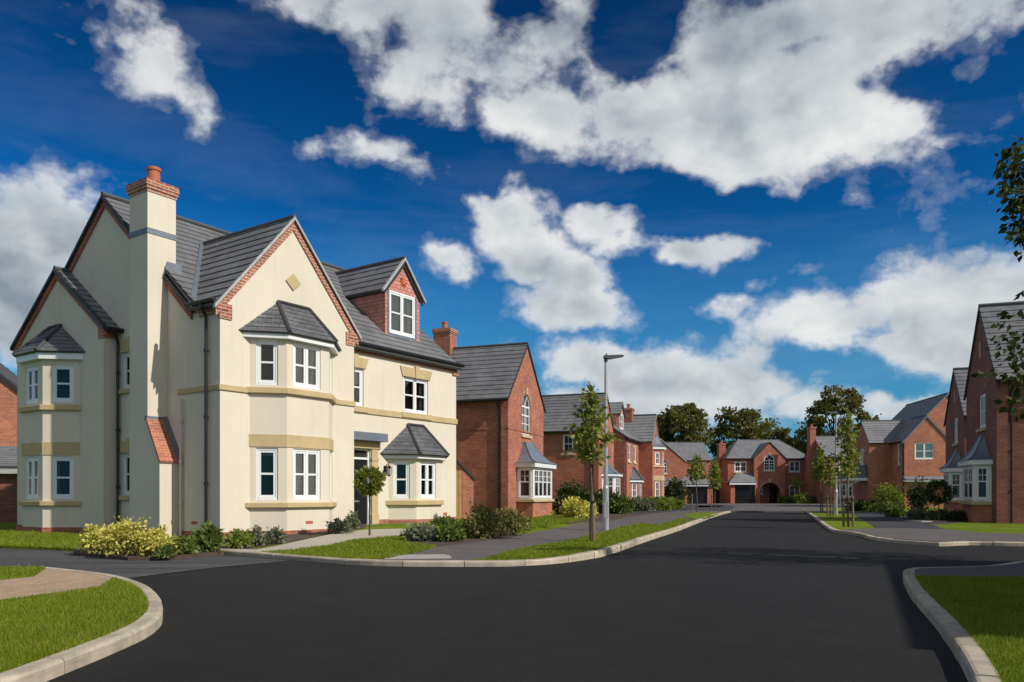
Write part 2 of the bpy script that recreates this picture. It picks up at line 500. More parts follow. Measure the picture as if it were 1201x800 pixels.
def window(host, P, u0, u1, w0, w1, lights=2, nv=0, hs=(.5,), rec=.09, sill=None, lintel=None, pane='glass', fw=.058, name='window', deep=True):
    """a white window standing in the hole u0..u1 x w0..w1 of a wall; its panes are a child"""
    mb = MB()
    d0, d1 = -rec, -rec + .05
    fr = lambda a, b, c, d, e0, e1: mb.slab(P, a, b, c, d, e0, e1)
    fr(u0, u0 + fw, w0, w1, d0, d1); fr(u1 - fw, u1, w0, w1, d0, d1)
    fr(u0 + fw, u1 - fw, w0, w0 + fw * 1.2, d0, d1 + .012); fr(u0 + fw, u1 - fw, w1 - fw, w1, d0, d1)
    iu0, iu1, iw0, iw1 = u0 + fw, u1 - fw, w0 + fw * 1.2, w1 - fw
    gap = .035
    lw = (iu1 - iu0 - gap * (lights - 1)) / lights
    s = fw * .85
    bars = .022
    for k in range(lights):
        a = iu0 + k * (lw + gap); b = a + lw
        if k: fr(a - gap, a, iw0, iw1, d0, d1 - .003)
        e0, e1 = d0 + .002, d1 - .012
        fr(a, a + s, iw0, iw1, e0, e1); fr(b - s, b, iw0, iw1, e0, e1)
        fr(a + s, b - s, iw0, iw0 + s, e0, e1); fr(a + s, b - s, iw1 - s, iw1, e0, e1)
        ha, hb = iw0 + s, iw1 - s
        for h in hs:
            t = .045 if nv == 0 or h == hs[0] and len(hs) < 3 else bars
            c = ha + (hb - ha) * h
            fr(a + s, b - s, c - t / 2, c + t / 2, e0 + .004, e1 - .004)
        for q in range(nv):
            c = a + s + (lw - 2 * s) * (q + 1) / (nv + 1)
            lo = ha + (hb - ha) * hs[0] if len(hs) == 2 and nv and host.get('sash_low') else ha
            fr(c - bars / 2, c + bars / 2, lo, hb, e0 + .006, e1 - .006)
    w = mb.build(name, M['white'], host, bevel=.004 if deep else 0)
    if CURTAINS[0] and pane == 'glass':
        CURTAINS[1] += 1
        rn = random.Random(CURTAINS[1] * 7 + 1)
        top, nm = (w, '') if deep else (host, 'window_')
        mb = MB(); mb.slab(P, iu0, iu1, iw0, iw1, d0 + .010, d0 + .014); mb.build(nm + 'pane', M['clear'], top)
        mb = MB(); mb.slab(P, iu0 - .02, iu1 + .02, iw0 - .02, iw1 + .02, d0 - .14, d0 - .12); mb.build(nm + 'room_shade_sheet', M['room'], top)  # dark sheet close behind the glass stands in for the room's shade
        ww = iu1 - iu0
        kind = rn.choice('ccbn')
        if kind == 'c':
            for s, f in ((0, rn.uniform(.10, .2)), (1, rn.uniform(.10, .2))):
                mb = MB(); nf = 5; a = iu0 if s == 0 else iu1 - ww * f
                for q in range(nf):      # folds
                    e = .02 * (q % 2)
                    mb.slab(P, a + ww * f * q / nf, a + ww * f * (q + 1) / nf, iw0 - .01, iw1, d0 - .09 - e, d0 - .07 - e)
                mb.build(nm + 'curtain', M['curtain'], top)
        elif kind == 'b':
            mb = MB(); mb.slab(P, iu0 + .01, iu1 - .01, iw1 - (iw1 - iw0) * rn.uniform(.1, .24), iw1, d0 - .06, d0 - .055); mb.build(nm + 'blind', M['curtain'], top)
    else:
        mb = MB(); mb.slab(P, iu0, iu1, iw0, iw1, d0 - .012, d0 + .014)
        mb.build('pane' if deep else 'window_pane', M[pane], w if deep else host)
    if sill:
        mb = MB(); mb.slab(P, u0 - .12, u1 + .12, w0 - .12, w0 - .002, -rec + .02, .07)
        mb.build('sill', M[sill], w if deep else host, bevel=.008)
    if lintel:
        mb = MB()
        a, b, h = u0 - .07, u1 + .07, .30
        mb.prism(P, [(a, w1 + .004), (b, w1 + .004), (b + .10, w1 + h), (a - .10, w1 + h)], -.02, .035)
        c = (u0 + u1) / 2
        mb.prism(P, [(c - .065, w1 - .01), (c + .065, w1 - .01), (c + .095, w1 + h + .07), (c - .095, w1 + h + .07)], .03, .065)
        mb.build('lintel', M[lintel], host, bevel=.008)
    return w


def arched_window(host, P, u0, u1, w0, ws, wt, lights=2, rec=.09, fw=.06, sill='pale_stone'):
    mb = MB()
    d0, d1 = -rec, -rec + .05
    o = arch(u0, u1, w0, ws, wt, 16); i = arch(u0 + fw, u1 - fw, w0 + fw, ws, wt - fw, 16)
    n = len(o)
    for k in range(n):
        j = (k + 1) % n
        mb.face([P.p(*o[k], d1), P.p(*o[j], d1), P.p(*i[j], d1), P.p(*i[k], d1)])
        mb.face([P.p(*i[k], d1), P.p(*i[j], d1), P.p(*i[j], d0), P.p(*i[k], d0)])
    c = (u0 + u1) / 2
    mb.slab(P, u0 + fw, u1 - fw, ws - .04, ws + .04, d0, d1 - .004)
    lw = (u1 - u0 - 2 * fw) / lights
    for k in range(lights + 1):
        x = u0 + fw + lw * k
        if 0 < k < lights: mb.slab(P, x - .04, x + .04, w0 + fw, ws - .04, d0, d1 - .006)
    for k in range(lights):
        x = u0 + fw + lw * (k + .5)
        mb.slab(P, x - .013, x + .013, w0 + fw, ws - .04, d0, d1 - .02)
    for h in (.36, .68):
        z = w0 + fw + (ws - w0 - fw) * h
        t = .03 if h > .5 else .016
        mb.slab(P, u0 + fw, u1 - fw, z - t, z + t, d0, d1 - .024)
    ru, rv = (u1 - u0) / 2 - fw, wt - ws - fw
    for a in (60, 120):
        e = Vector((math.cos(R(a)), math.sin(R(a)))); q = Vector((-e.y, e.x)) * .016
        pts = [(c + q.x * -1, ws - q.y), (c + e.x * ru - q.x, ws + e.y * rv - q.y), (c + e.x * ru + q.x, ws + e.y * rv + q.y), (c + q.x, ws + q.y)]
        mb.prism(P, pts, d0, d1 - .018)
    w = mb.build('arched_window', M['white'], host)
    mb = MB(); mb.prism(P, arch(u0 + fw / 2, u1 - fw / 2, w0 + fw / 2, ws, wt - fw / 2, 16), d0 - .01, d0 + .012)
    mb.build('pane', M['glass'], w)
    mb = MB(); mb.slab(P, u0 - .1, u1 + .1, w0 - .14, w0 - .002, -rec + .02, .07)
    mb.build('sill', M[sill], w, bevel=.008)
    mb = MB()
    o2 = arch(u0 - .2, u1 + .2, w0, ws, wt + .2, 16)[2:]; i2 = o[2:]
    for k in range(len(o2) - 1):
        mb.prism(P, [i2[k], o2[k], o2[k + 1], i2[k + 1]], -.02, .02)
    mb.build('arch_course', M['soldier'], host)
    mb = MB(); mb.prism(P, [(c - .07, wt - .03), (c + .07, wt - .03), (c + .1, wt + .27), (c - .1, wt + .27)], .0, .06)
    mb.build('keystone', M[sill], host)


def bay_poly(uc, c, j, d, o):
    """plan outline of a bay set outwards by o, closing on the wall line"""
    dx, L = j - c, math.hypot(j - c, d)
    nx, nd = (d / L, dx / L)
    cc = c + o * (L - dx) / d if d else c   # mitred corner
    jj = j + o / nx
    return [(uc - jj, 0.0), (uc - cc, d + o), (uc + cc, d + o), (uc + jj, 0.0)]


def bay(house, P, uc, c, j, d, z0, z1, rows, wallmat, bands=(), sills=(), fascia=None, roof=None, front=(2, 0, (.5,)), side=(1, 0, (.5,)), sfrac=(.17, .76), ffrac=(.14, .79), posts=False, stone='stone', near=True, tall_low=False):
    """a canted bay window: wall with a window in each face, stone bands and sills, white fascia, hipped roof"""
    pl = bay_poly(uc, c, j, d, 0)
    faces = []
    for k in range(3):
        a, b = P.p(pl[k][0], 0, pl[k][1]), P.p(pl[k + 1][0], 0, pl[k + 1][1])
        q = Pl((a.x, a.y, P.o.z), (b - a)); faces.append((q, (b - a).length, front if k == 1 else side, ffrac if k == 1 else sfrac))
    mb = MB()
    wins = []
    for k, (q, L, st, fr) in enumerate(faces):
        f = (1 - fr[1], 1 - fr[0]) if k == 2 else fr
        hs = []
        for (a, b) in rows:
            hs.append(rect(L * f[0], L * f[1], a, b)); wins.append((q, L * f[0], L * f[1], a, b, st))
        mb.wall(q, rect(0, L, z0, z1), hs, .1)
    bo = mb.build('bay', M[wallmat], house)
    if tall_low: bo['sash_low'] = 1
    for (q, a, b, c0, c1, st) in wins:
        window(bo, q, a, b, c0, c1, st[0], st[1], st[2], .08 if not posts else .03, deep=False)
    for (a, b, o) in bands:
        mb = MB(); mb.hprism(P, bay_poly(uc, c, j, d, o), a, b); mb.build('stone_band', M[stone], bo, bevel=.01)
    for (a, b, o) in sills:
        mb = MB(); mb.hprism(P, bay_poly(uc, c, j, d, o), a, b); mb.build('sill', M[stone], bo, bevel=.015)
    if fascia:
        a, b, o = fascia
        mb = MB(); mb.hprism(P, bay_poly(uc, c, j, d, o), a, b); mb.build('fascia', M['white'], bo, bevel=.006)
    if roof:
        zb, zt, o, rt, kind = roof
        base = bay_poly(uc, c, j, d, o)
        top = [(uc - rt, .02), (uc + rt, .02)]
        mb = MB()
        V = lambda u, dd, z: P.p(u, z, dd)
        b0, b1, b2, b3 = [V(u, dd, zb) for u, dd in base]
        t0, t1 = [V(u, dd, zt) for u, dd in top]
        if kind == 'slate':
            mb.roof([b0, b1, t0], .16, .012, .04); mb.roof([b1, b2, t1, t0], .16, .012, .04); mb.roof([b2, b3, t1], .16, .012, .04)
            mb.build('bay_roof', M['slate'], bo)
            mb = MB()
            off = Vector((0, 0, .02))
            mb.tube([b1 + off, t0 + off], .05, 6); mb.tube([b2 + off, t1 + off], .05, 6); mb.tube([t0 + off, t1 + off], .05, 6)
            mb.build('hip_tiles', M['slate'], bo)
        else:
            rows_ = []
            nn = 9
            for k in range(nn + 1):
                s = k / nn; h = s ** 1.75
                tt = [V(uc - rt, .02, 0), V(uc - rt, .10, 0), V(uc + rt, .10, 0), V(uc + rt, .02, 0)]
                rr = []
                for (u, dd), tp in zip(base, tt):
                    p = V(u, dd, 0); x = p.lerp(tp, s); x.z = P.o.z + zb + (zt - zb) * h; rr.append(x)
                rows_.append(rr)
            for k in range(nn):
                for e in range(3):
                    mb.face([rows_[k][e], rows_[k][e + 1], rows_[k + 1][e + 1], rows_[k + 1][e]])
            mb.face([rows_[0][3], rows_[0][2], rows_[0][1], rows_[0][0]])
            mb.face(rows_[nn])
            for e in (1, 2): mb.tube([r[e] + Vector((0, 0, .012)) for r in rows_], .022, 5)
            mb.build('bay_roof', M['lead'], bo)
    return bo


def gable_roof(mb, x0, x1, y0, y1, ze, zr, oe=.22, ov=.1, back=None, yc=None, gauge=.3, t=.026):
    """both slopes of a roof whose ridge runs along local x"""
    yc = (y0 + y1) / 2 if yc is None else yc
    k = (zr - ze) / (yc - y0); k2 = (zr - ze) / (y1 - yc)
    h = .07
    a, b = x0 - ov, x1 + ov
    mb.roof([(a, y0 - oe, ze - oe * k + h), (b, y0 - oe, ze - oe * k + h), (b, yc, zr + h), (a, yc, zr + h)], gauge, t)
    mb.roof([(b, y1 + oe, ze - oe * k2 + h), (a, y1 + oe, ze - oe * k2 + h), (a, yc, zr + h), (b, yc, zr + h)], gauge, t)


def gable_roof_y(mb, x0, x1, y0, y1, ze, zr, oe=.22, ov=.1, ov1=0.0, gauge=.3, t=.026):
    """both slopes of a roof whose ridge runs along local y, from front y0 back to y1"""
    xc = (x0 + x1) / 2
    k = (zr - ze) / (xc - x0); h = .07
    a, b = y0 - ov, y1 + ov1
    mb.roof([(x0 - oe, b, ze - oe * k + h), (x0 - oe, a, ze - oe * k + h), (xc, a, zr + h), (xc, b, zr + h)], gauge, t)
    mb.roof([(x1 + oe, a, ze - oe * k + h), (x1 + oe, b, ze - oe * k + h), (xc, b, zr + h), (xc, a, zr + h)], gauge, t)


def ridge(mb, a, b, r=.062):
    a, b = Vector(a), Vector(b)
    mb.tube([a, b], r, 8)


def gutter(house, pts, pipe=(), r=.06):
    mb = MB(); mb.tube(pts, r, 8)
    g = mb.build('gutter', M['black'], house, True)
    for pp in pipe: downpipe(house, pp)
    return g


def downpipe(house, pts, r=.036, mat='black'):
    mb = MB(); mb.tube(pts, r, 8)
    p = [Vector(q) for q in pts]
    a, b = p[-2], p[-1]
    for t in (.15, .45, .75):
        c = a.lerp(b, t); mb.tube([c + Vector((0, 0, .03)), c - Vector((0, 0, .03))], r * 1.5, 8)
    return mb.build('downpipe', M[mat], house, False)


def raking(mb, P, uL, uA, uR, wE, wA, h, d0, d1, drop=0.0):
    """two bands following a gable's slopes, h deep measured straight down"""
    mb.prism(P, [(uL, wE - drop - h), (uA, wA - drop - h), (uA, wA - drop), (uL, wE - drop)], d0, d1)
    mb.prism(P, [(uA, wA - drop - h), (uR, wE - drop - h), (uR, wE - drop), (uA, wA - drop)], d0, d1)


def chimney(house, x0, x1, y0, y1, z0, z1, mat='brick', pots=1, name='chimney'):
    mb = MB(); mb.box(x0, x1, y0, y1, z0, z1 - .22)
    c = mb.build(name, M[mat], house)
    mb = MB()
    for k, e in enumerate((.03, .06, .06)):
        mb.box(x0 - e, x1 + e, y0 - e, y1 + e, z1 - .225 + k * .075, z1 - .15 + k * .075 - .001)
    mb.build('corbel', M['soldier'], c)
    for k in range(pots):
        px, py = (x0 + x1) / 2, y0 + (y1 - y0) * (k + .5) / pots
        mb = MB(); mb.tube([(px, py, z1 - .02), (px, py, z1 + .3), (px, py, z1 + .3), (px, py, z1 + .36)], [.14, .125, .15, .15], 14)
        mb.build('chimney_pot', M['terracotta'], c, False)
    return c


def lantern(house, P, u, w):
    mb = MB()
    mb.slab(P, u - .05, u + .05, w - .06, w + .12, 0, .03)
    mb.tube([P.p(u, w + .08, .02), P.p(u, w + .17, .1), P.p(u, w + .15, .16)], .014, 6)
    mb.tube([P.p(u, w + .13, .16), P.p(u, w + .05, .16)], [.02, .10], 6)
    mb.tube([P.p(u, w - .15, .16), P.p(u, w - .19, .16)], [.07, .03], 6)
    for k in range(6):
        a = k * math.pi / 3
        e = P.r * math.cos(a) + P.n * math.sin(a)
        mb.tube([P.p(u, w + .05, .16) + e * .09, P.p(u, w - .15, .16) + e * .065], .008, 4)
    l = mb.build('wall_lantern', M['black'], house)
    mb = MB(); mb.tube([P.p(u, w + .05, .16), P.p(u, w - .15, .16)], [.078, .055], 6)
    mb.build('lantern_glass', M['lampglass'], l)


def panel_door(house, P, u0, u1, w0, w1, rec=.12, mat='door', glass=False):
    mb = MB()
    d = -rec
    mb.slab(P, u0, u1, w0, w1, d - .03, d)
    W, H = u1 - u0, w1 - w0
    for (a, b) in ((.12, .46), (.54, .88)):
        for (e, f) in ((.06, .30), (.38, .66), (.72, .93)):
            if glass and f > .9: continue
            mb.slab(P, u0 + W * a, u0 + W * b, w0 + H * e, w0 + H * f, d, d + .012)
    o = mb.build('front_door', M[mat], house, bevel=.006)
    mb = MB()
    mb.slab(P, u0 + W * .36, u0 + W * .64, w0 + H * .335, w0 + H * .362, d + .001, d + .02)
    mb.build('letter_plate', M['chrome'], o); mb = MB()
    mb.tube([P.p(u0 + W * .1, w0 + H * .48, d + .05), P.p(u0 + W * .22, w0 + H * .48, d + .05)], .013, 6)
    mb.slab(P, u0 + W * .07, u0 + W * .12, w0 + H * .43, w0 + H * .53, d + .001, d + .045)
    mb.build('handle', M['chrome'], o)
    return o


def garage_door(house, P, u0, u1, w0, w1, rec=.2):
    mb = MB()
    d = -rec
    mb.slab(P, u0, u1, w0, w1, d - .04, d)
    n = 7
    for k in range(n):
        h = (w1 - w0) / n
        for q in range(8):
            L = (u1 - u0) / 8
            mb.slab(P, u0 + L * q + .03, u0 + L * (q + 1) - .03, w0 + h * k + .035, w0 + h * (k + 1) - .035, d, d + .012)
    return mb.build('garage_door', M['door'], house)
# ------------------------------------------------------------------ frames
def frame(px, d, vp, flip=False):
    C = ((px - CX) / F * d, d)
    a = math.atan2(F, vp - CX)
    return C, (a + math.pi if flip else a)


CA, AA = frame(258, 17.7, 1240)


def A_local(X, Y):
    dx, dy = X - CA[0], Y - CA[1]
    c, s = math.cos(AA), math.sin(AA)
    return dx * c + dy * s, -dx * s + dy * c


def A_world(x, y):
    c, s = math.cos(AA), math.sin(AA)
    return CA[0] + x * c - y * s, CA[1] + x * s + y * c


def gz(X, Y):
    x, y = A_local(X, Y)
    rise = .13 * sm(x, .5, 5.0) * sm(y, -5.0, -1.2) * (1 - sm(x, 10, 15))
    low = -.04 * (1 - sm(x, -1.0, 1.2))
    return .09 + rise + low


# ------------------------------------------------------------------ the cream house
def cream_house():
    h = empty('cream_house', (CA[0], CA[1], 0.0), AA)
    tag(h, 'large cream rendered house with tall chimney, three bay windows and a dormer', 'house', 'houses along the street')
    W1, WX, YR, D = 4.1, 9.26, .65, 9.0
    PF = Pl((0, 0, 0), (1, 0, 0)); PR = Pl((0, YR, 0), (1, 0, 0)); PL = Pl((0, 0, 0), (0, -1, 0)); PG = Pl((-.35, 0, 0), (0, -1, 0))
    mb = MB()
    mb.wall(PF, [(0, .0), (W1, .0), (W1, 5.42), (2.05, 7.78), (0, 5.42)])
    sw = (4.42, 5.10, 3.53, 4.6); bw = (6.76, 7.87, 3.53, 4.6); door = (4.38, 5.36, .2, 2.37)
    mb.wall(PR, [(W1, 0), (WX, 0), (WX, 5.25), (W1, 5.25)], [rect(*sw), rect(*bw), rect(*door)], .13)
    mb.slab(PR, W1 - .0, W1 - .002, 0, 5.3, -.0, YR)            # return of the front wing
    lw1 = (-4.05, -3.25, 3.72, 4.64); lw2 = (-4.05, -3.25, 1.04, 2.1)
    mb.wall(PL, [(-D, 0), (0, 0), (0, 5.42), (-.9, 5.45), (-4.83, 8.68), (-D, 5.25)], [rect(*lw1), rect(*lw2)])
    mb.wall(PG, [(-8.93, 0), (-4.25, 0), (-4.25, 5.3), (-6.59, 7.02), (-8.93, 5.3)])
    mb.slab(Pl((-.35, 4.25, 0), (1, 0, 0)), 0, .35, 0, 5.3, -.02, 0)
    mb.slab(Pl((-.35, 8.93, 0), (1, 0, 0)), 0, .35, 0, 5.3, 0, .02)
    mb.wall(Pl((WX, YR, 0), (0, 1, 0)), [(0, 0), (D - YR, 0), (D - YR, 5.25), (4.83 - YR, 8.68), (0, 5.25)])
    mb.wall(Pl((WX, D, 0), (-1, 0, 0)), rect(0, WX, 0, 5.25))
    mb.build('wall', M['render'], h)
    # brick plinth
    mb = MB()
    mb.slab(PF, -.02, W1 + .02, 0, .21, -.02, .015); mb.slab(PR, W1 + .02, 4.36, 0, .3, -.02, .015); mb.slab(PR, 5.38, WX + .02, 0, .34, -.02, .015)
    mb.slab(PL, -D, .0, 0, .21, -.02, .013); mb.slab(PG, -8.95, -4.23, 0, .21, -.3, .015)
    mb.build('plinth', M['brick'], h)
    # string courses
    mb = MB()
    mb.slab(PF, -.04, .78, 3.41, 3.54, -.02, .04); mb.build('string_course', M['stone'], h, bevel=.01); mb = MB(); mb.slab(PF, 3.36, W1 + .04, 3.41, 3.54, -.02, .04)
    mb.build('string_course', M['stone'], h, bevel=.01)
    mb = MB(); mb.slab(PL, -1.6, -.002, 3.412, 3.538, -.02, .04); mb.build('string_course', M['stone'], h, bevel=.01); mb = MB()
    mb.slab(PR, W1 + .045, WX + .04, 3.345, 3.52, -.02, .04)
    mb.slab(PR, bw[0] - .12, bw[1] + .12, 3.37, 3.532, -.05, .065); mb.slab(PR, sw[0] - .12, sw[1] + .12, 3.37, 3.532, -.05, .065)
    mb.build('string_course', M['stone'], h, bevel=.01)
    window(h, PR, *sw, 1, lintel='stone'); window(h, PR, *bw, 2, lintel='stone')
    window(h, PL, *lw1, 1, sill='stone', lintel='stone'); window(h, PL, *lw2, 1, sill='stone', lintel='stone')
    # bays
    bay(h, PF, 2.07, .65, 1.28, .55, .0, 4.74, [(.93, 2.15), (3.62, 4.68)], 'render',
        bands=[(2.17, 2.47, .02)], sills=[(.75, .87, .09), (3.42, 3.56, .09)], fascia=(4.70, 4.83, .13), roof=(4.83, 5.68, .2, .48, 'slate'))
    bay(h, PR, 7.27, .56, 1.17, .55, .0, 2.12, [(.95, 2.05)], 'render', sills=[(.75, .89, .09)], fascia=(2.12, 2.24, .14), roof=(2.24, 3.15, .24, .35, 'slate'))
    bay(h, PG, -6.69, .56, 1.24, .6, .0, 4.55, [(.95, 2.04), (3.45, 4.42)], 'render',
        bands=[(2.08, 2.42, .02)], sills=[(.77, .89, .09), (3.24, 3.38, .09)], fascia=(4.55, 4.74, .13), roof=(4.74, 5.55, .2, .3, 'slate'))
    for (P, a, o) in ((PF, (2.07, .65, 1.28, .55), .015), (PR, (7.27, .56, 1.17, .55), .015), (PG, (-6.69, .56, 1.24, .6), .015)):
        mb = MB(); mb.hprism(P, bay_poly(*a, o), 0, .33 if P is PR else .21); mb.build('plinth', M['brick'], h)
    # roofs
    ze, zr = 5.25, 8.72
    mb = MB()
    k = (zr - ze) / 4.18
    hh = .05
    mb.roof([(-.08, .9, ze + .25 * k + hh), (1.2, .9, ze + .25 * k + hh), (1.2, 4.83, zr + hh), (-.08, 4.83, zr + hh)])
    mb.roof([(1.2, YR - .2, ze - .2 * k + hh), (WX + .1, YR - .2, ze - .2 * k + hh), (WX + .1, 4.83, zr + hh), (1.2, 4.83, zr + hh)])
    mb.roof([(WX + .1, D + .2, ze - .2 * k + hh), (-.08, D + .2, ze - .2 * k + hh), (-.08, 4.83, zr + hh), (WX + .1, 4.83, zr + hh)])
    kw = (7.78 - 5.42) / 2.05
    zw = lambda x: 5.42 + kw * x + .07
    mb.roof([(-.17, .92, zw(-.17)), (-.17, -.07, zw(-.17)), (2.05, -.07, zw(2.05)), (2.05, 3.75, zw(2.05)), (.03, 3.75, zw(.03)), (.03, .92, zw(.03))])
    mb.roof([(W1 + .17, -.07, zw(-.17)), (W1 + .17, 3.0, zw(-.17)), (2.05, 3.75, zw(2.05)), (2.05, -.07, zw(2.05))])
    # low gable on the left side
    kk = (7.02 - 5.3) / 2.34
    for s, ys in ((1, 8.93), (-1, 4.25)):
        e = ys + .2 * s
        pts = [(-.43, e, 5.3 - .2 * kk + hh), (.05, e, 5.3 - .2 * kk + hh), (.05, 6.59, 7.02 + hh), (-.43, 6.59, 7.02 + hh)]
        mb.roof(pts if s < 0 else [pts[1], pts[0], pts[3], pts[2]])
    rf = mb.build('roof', M['tile'], h)
    mb = MB()
    ridge(mb, (-.1, 4.83, zr + .1), (WX + .1, 4.83, zr + .1)); ridge(mb, (2.05, -.08, 7.87), (2.05, 3.6, 7.87)); ridge(mb, (-.45, 6.59, 7.11), (.05, 6.59, 7.11))
    mb.build('ridge_tiles', M['tile'], rf, False)
    mb = MB()
    mb.tube([(-.02, 1.0, 5.56), (2.05, 3.72, 7.87)], .07, 6); mb.tube([(4.2, .95, 5.5), (2.05, 3.72, 7.87)], .07, 6)
    mb.build('valley', M['lead'], rf)
    # verges and raking brick courses
    mb = MB()
    raking(mb, PF, -.13, 2.05, W1 + .13, 5.42 - .15, 7.78, .21, -.02, .035, .03)
    mb.build('raking_course', M['soldier'], h)
    for (P, a, b, c, d, f, g) in ((PF, -.03, .30, 5.02, 5.36, .03, -.10), (PF, W1 - .30, W1 + .03, 5.02, 5.36, .03, W1 - .18), (PG, -4.5, -4.22, 5.0, 5.28, .03, None), (PG, -8.95, -8.68, 5.0, 5.28, .03, None), (PR, WX - .2, WX + .1, 4.92, 5.0, .045, None)):
        mb = MB(); mb.slab(P, a, b, c, d, -.02 if P is not PG else -.3, f)
        if g is not None: mb.slab(P, g, g + .28, 5.2, d - .002, -.018, .05)
        mb.build('brick_corbel', M['soldier'], h)
    mb = MB(); mb.slab(PR, W1, WX + .02, 5.02, 5.2, -.02, .03); mb.build('brick_course', M['soldier'], h)
    mb = MB(); mb.slab(PL, -.75, -.012, 5.12, 5.40, -.02, .03); mb.build('brick_course', M['soldier'], h)
    mb = MB()
    raking(mb, PL, -8.99, -4.83, -1.02, 5.29, 8.70, .17, -.02, .05, .02)
    raking(mb, PG, -9.05, -6.59, -4.13, 5.22, 7.02, .16, -.02, .05, .02)
    mb.build('raking_course', M['brick'], h)
    mb = MB()
    raking(mb, PF, -.19, 2.05, W1 + .19, 5.24, 7.83, .085, .0, .10, -.04)
    mb.build('verge', M['verge'], h, bevel=.01)
    mb = MB()
    raking(mb, PL, -9.0, -4.83, -.95, 5.33, 8.78, .09, .0, .12, -.01); raking(mb, PG, -9.1, -6.59, -4.08, 5.25, 7.09, .09, .0, .12, -.01)
    mb.build('verge', M['blackwood'], h)
    # gutters and pipes
    gutter(h, [(-.2, 1.0, 5.4), (-.2, -.08, 5.4)], r=.05)
    mb = MB(); mb.box(-.17, -.02, .0, .8, 5.35, 5.4); mb.build('fascia_board', M['blackwood'], h)
    downpipe(h, [(-.2, .42, 5.38), (-.2, .42, 5.28), (-.07, .42, 5.08), (-.07, .42, .05)])
    mb = MB(); mb.box(W1 + .1, WX + .05, YR - .16, YR - .0, 5.2, 5.26); mb.build('fascia_board', M['blackwood'], h)
    gutter(h, [(W1 + .15, YR - .2, 5.25), (WX + .14, YR - .2, 5.25)])
    gutter(h, [(-.42, 4.0, 5.2), (.0, 4.0, 5.2)]); downpipe(h, [(-.25, 4.02, 5.18), (-.1, 4.1, 5.0), (-.07, 4.12, 4.85), (-.07, 4.12, .05)])
    downpipe(h, [(-.06, 1.42, 3.3), (-.06, 1.42, 3.25), (-.06, 1.42, .1)], .03, 'render')
    # chimney stack
    mb = MB(); mb.box(-.5, .22, 2.05, 2.82, 0, 8.16)
    PC = Pl((-.5, 0, 0), (0, -1, 0))
    mb.prism(PC, [(-2.052, 0), (-1.56, 0), (-1.56, 1.82), (-2.052, 2.72)], -.5, -.001)
    ch = mb.build('chimney', M['render'], h)
    mb = MB(); mb.prism(PC, [(-2.05, 2.74), (-1.53, 1.79), (-1.50, 1.84), (-2.05, 2.84)], -.42, .03); mb.build('brick_shoulder', M['brick_soft'], ch)
    mb = MB(); mb.prism(PC, [(-2.06, 2.80), (-1.44, 1.76), (-1.40, 1.84), (-2.06, 2.94)], -.5, -.42)
    mb.slab(PC, -2.16, -2.046, 2.80, 2.90, -.46, .012)
    mb.build('lead_flashing', M['lead'], ch)
    mb = MB(); mb.slab(PC, -2.835, -2.035, 7.18, 7.31, -.735, .015); mb.build('lead_band', M['lead'], ch); mb = MB()
    mb.prism(Pl((0, 2.05, 0), (1, 0, 0)), [(-.15, 6.2), (.36, 6.2), (.36, 6.62), (-.02, 6.62)], .0, .02)
    mb.build('lead_flashing', M['lead'], ch)
    mb = MB()
    for i, e in enumerate((.02, .045, .06, .05)): mb.box(-.5 - e, .22 + e, 2.05 - e, 2.82 + e, 8.16 + i * .075, 8.16 + (i + 1) * .075 - .002)
    mb.build('corbel', M['soldier'], ch)
    mb = MB(); mb.tube([(-.12, 2.43, 8.43), (-.12, 2.43, 8.83), (-.12, 2.43, 8.83), (-.12, 2.43, 8.9)], [.155, .14, .165, .165], 18)
    mb.tube([(-.12, 2.43, 8.905), (-.12, 2.43, 8.91)], [.12, .12], 12); mb.build('chimney_pot', M['terracotta'], ch, False)
    # front door
    mb = MB()
    mb.slab(PR, door[0], door[0] + .05, .22, 2.36, -.13, -.05); mb.slab(PR, door[1] - .05, door[1], .22, 2.36, -.13, -.05)
    mb.slab(PR, door[0] + .05, door[1] - .05, 2.31, 2.36, -.13, -.05); mb.slab(PR, door[0] + .05, door[1] - .05, 2.05, 2.11, -.13, -.045)
    fr = mb.build('door_frame', M['white'], h)
    mb = MB(); mb.slab(PR, door[0] + .05, door[1] - .05, 2.11, 2.31, -.12, -.1); mb.build('fanlight_pane', M['glass'], fr)
    panel_door(h, PR, door[0] + .05, door[1] - .05, .24, 2.05, .09)
    mb = MB()
    for a in (door[0] - .27, door[1] + .02):
        mb.slab(PR, a, a + .25, .2, 2.36, -.02, .05); mb.slab(PR, a - .02, a + .27, .2, .5, -.02, .07); mb.slab(PR, a - .02, a + .27, 2.02, 2.12, -.02, .07)
    mb.slab(PR, door[0] - .3, door[1] + .3, 2.36, 2.56, -.02, .075)
    mb.build('door_surround', M['stone'], h, bevel=.01)
    mb = MB(); mb.prism(Pl((0, YR, 0), (1, 0, 0)), rect(W1 + .02, door[1] + .42, 2.565, 2.80), -.02, .30); mb.build('door_canopy', M['lead'], h, bevel=.012)
    mb = MB(); mb.slab(PR, door[0] - .3, door[1] + .3, .0, .22, -.05, .35); mb.build('doorstep', M['slabs'], h, bevel=.01)
    lantern(h, PR, 5.95, 1.78)
    # diamond, air bricks, meter vent
    mb = MB(); mb.prism(PF, [(2.05, 6.06), (2.28, 6.27), (2.05, 6.48), (1.82, 6.27)], -.02, .035); mb.build('diamond_stone', M['stone'], h, bevel=.008)
    mb = MB(); mb.slab(PF, 1.98, 2.2, .35, .42, .5, .556); mb.build('air_brick', M['terracotta'], h)
    mb = MB(); mb.slab(PL, -1.08, -.86, .37, .44, -.02, .008); mb.build('air_brick', M['terracotta'], h)
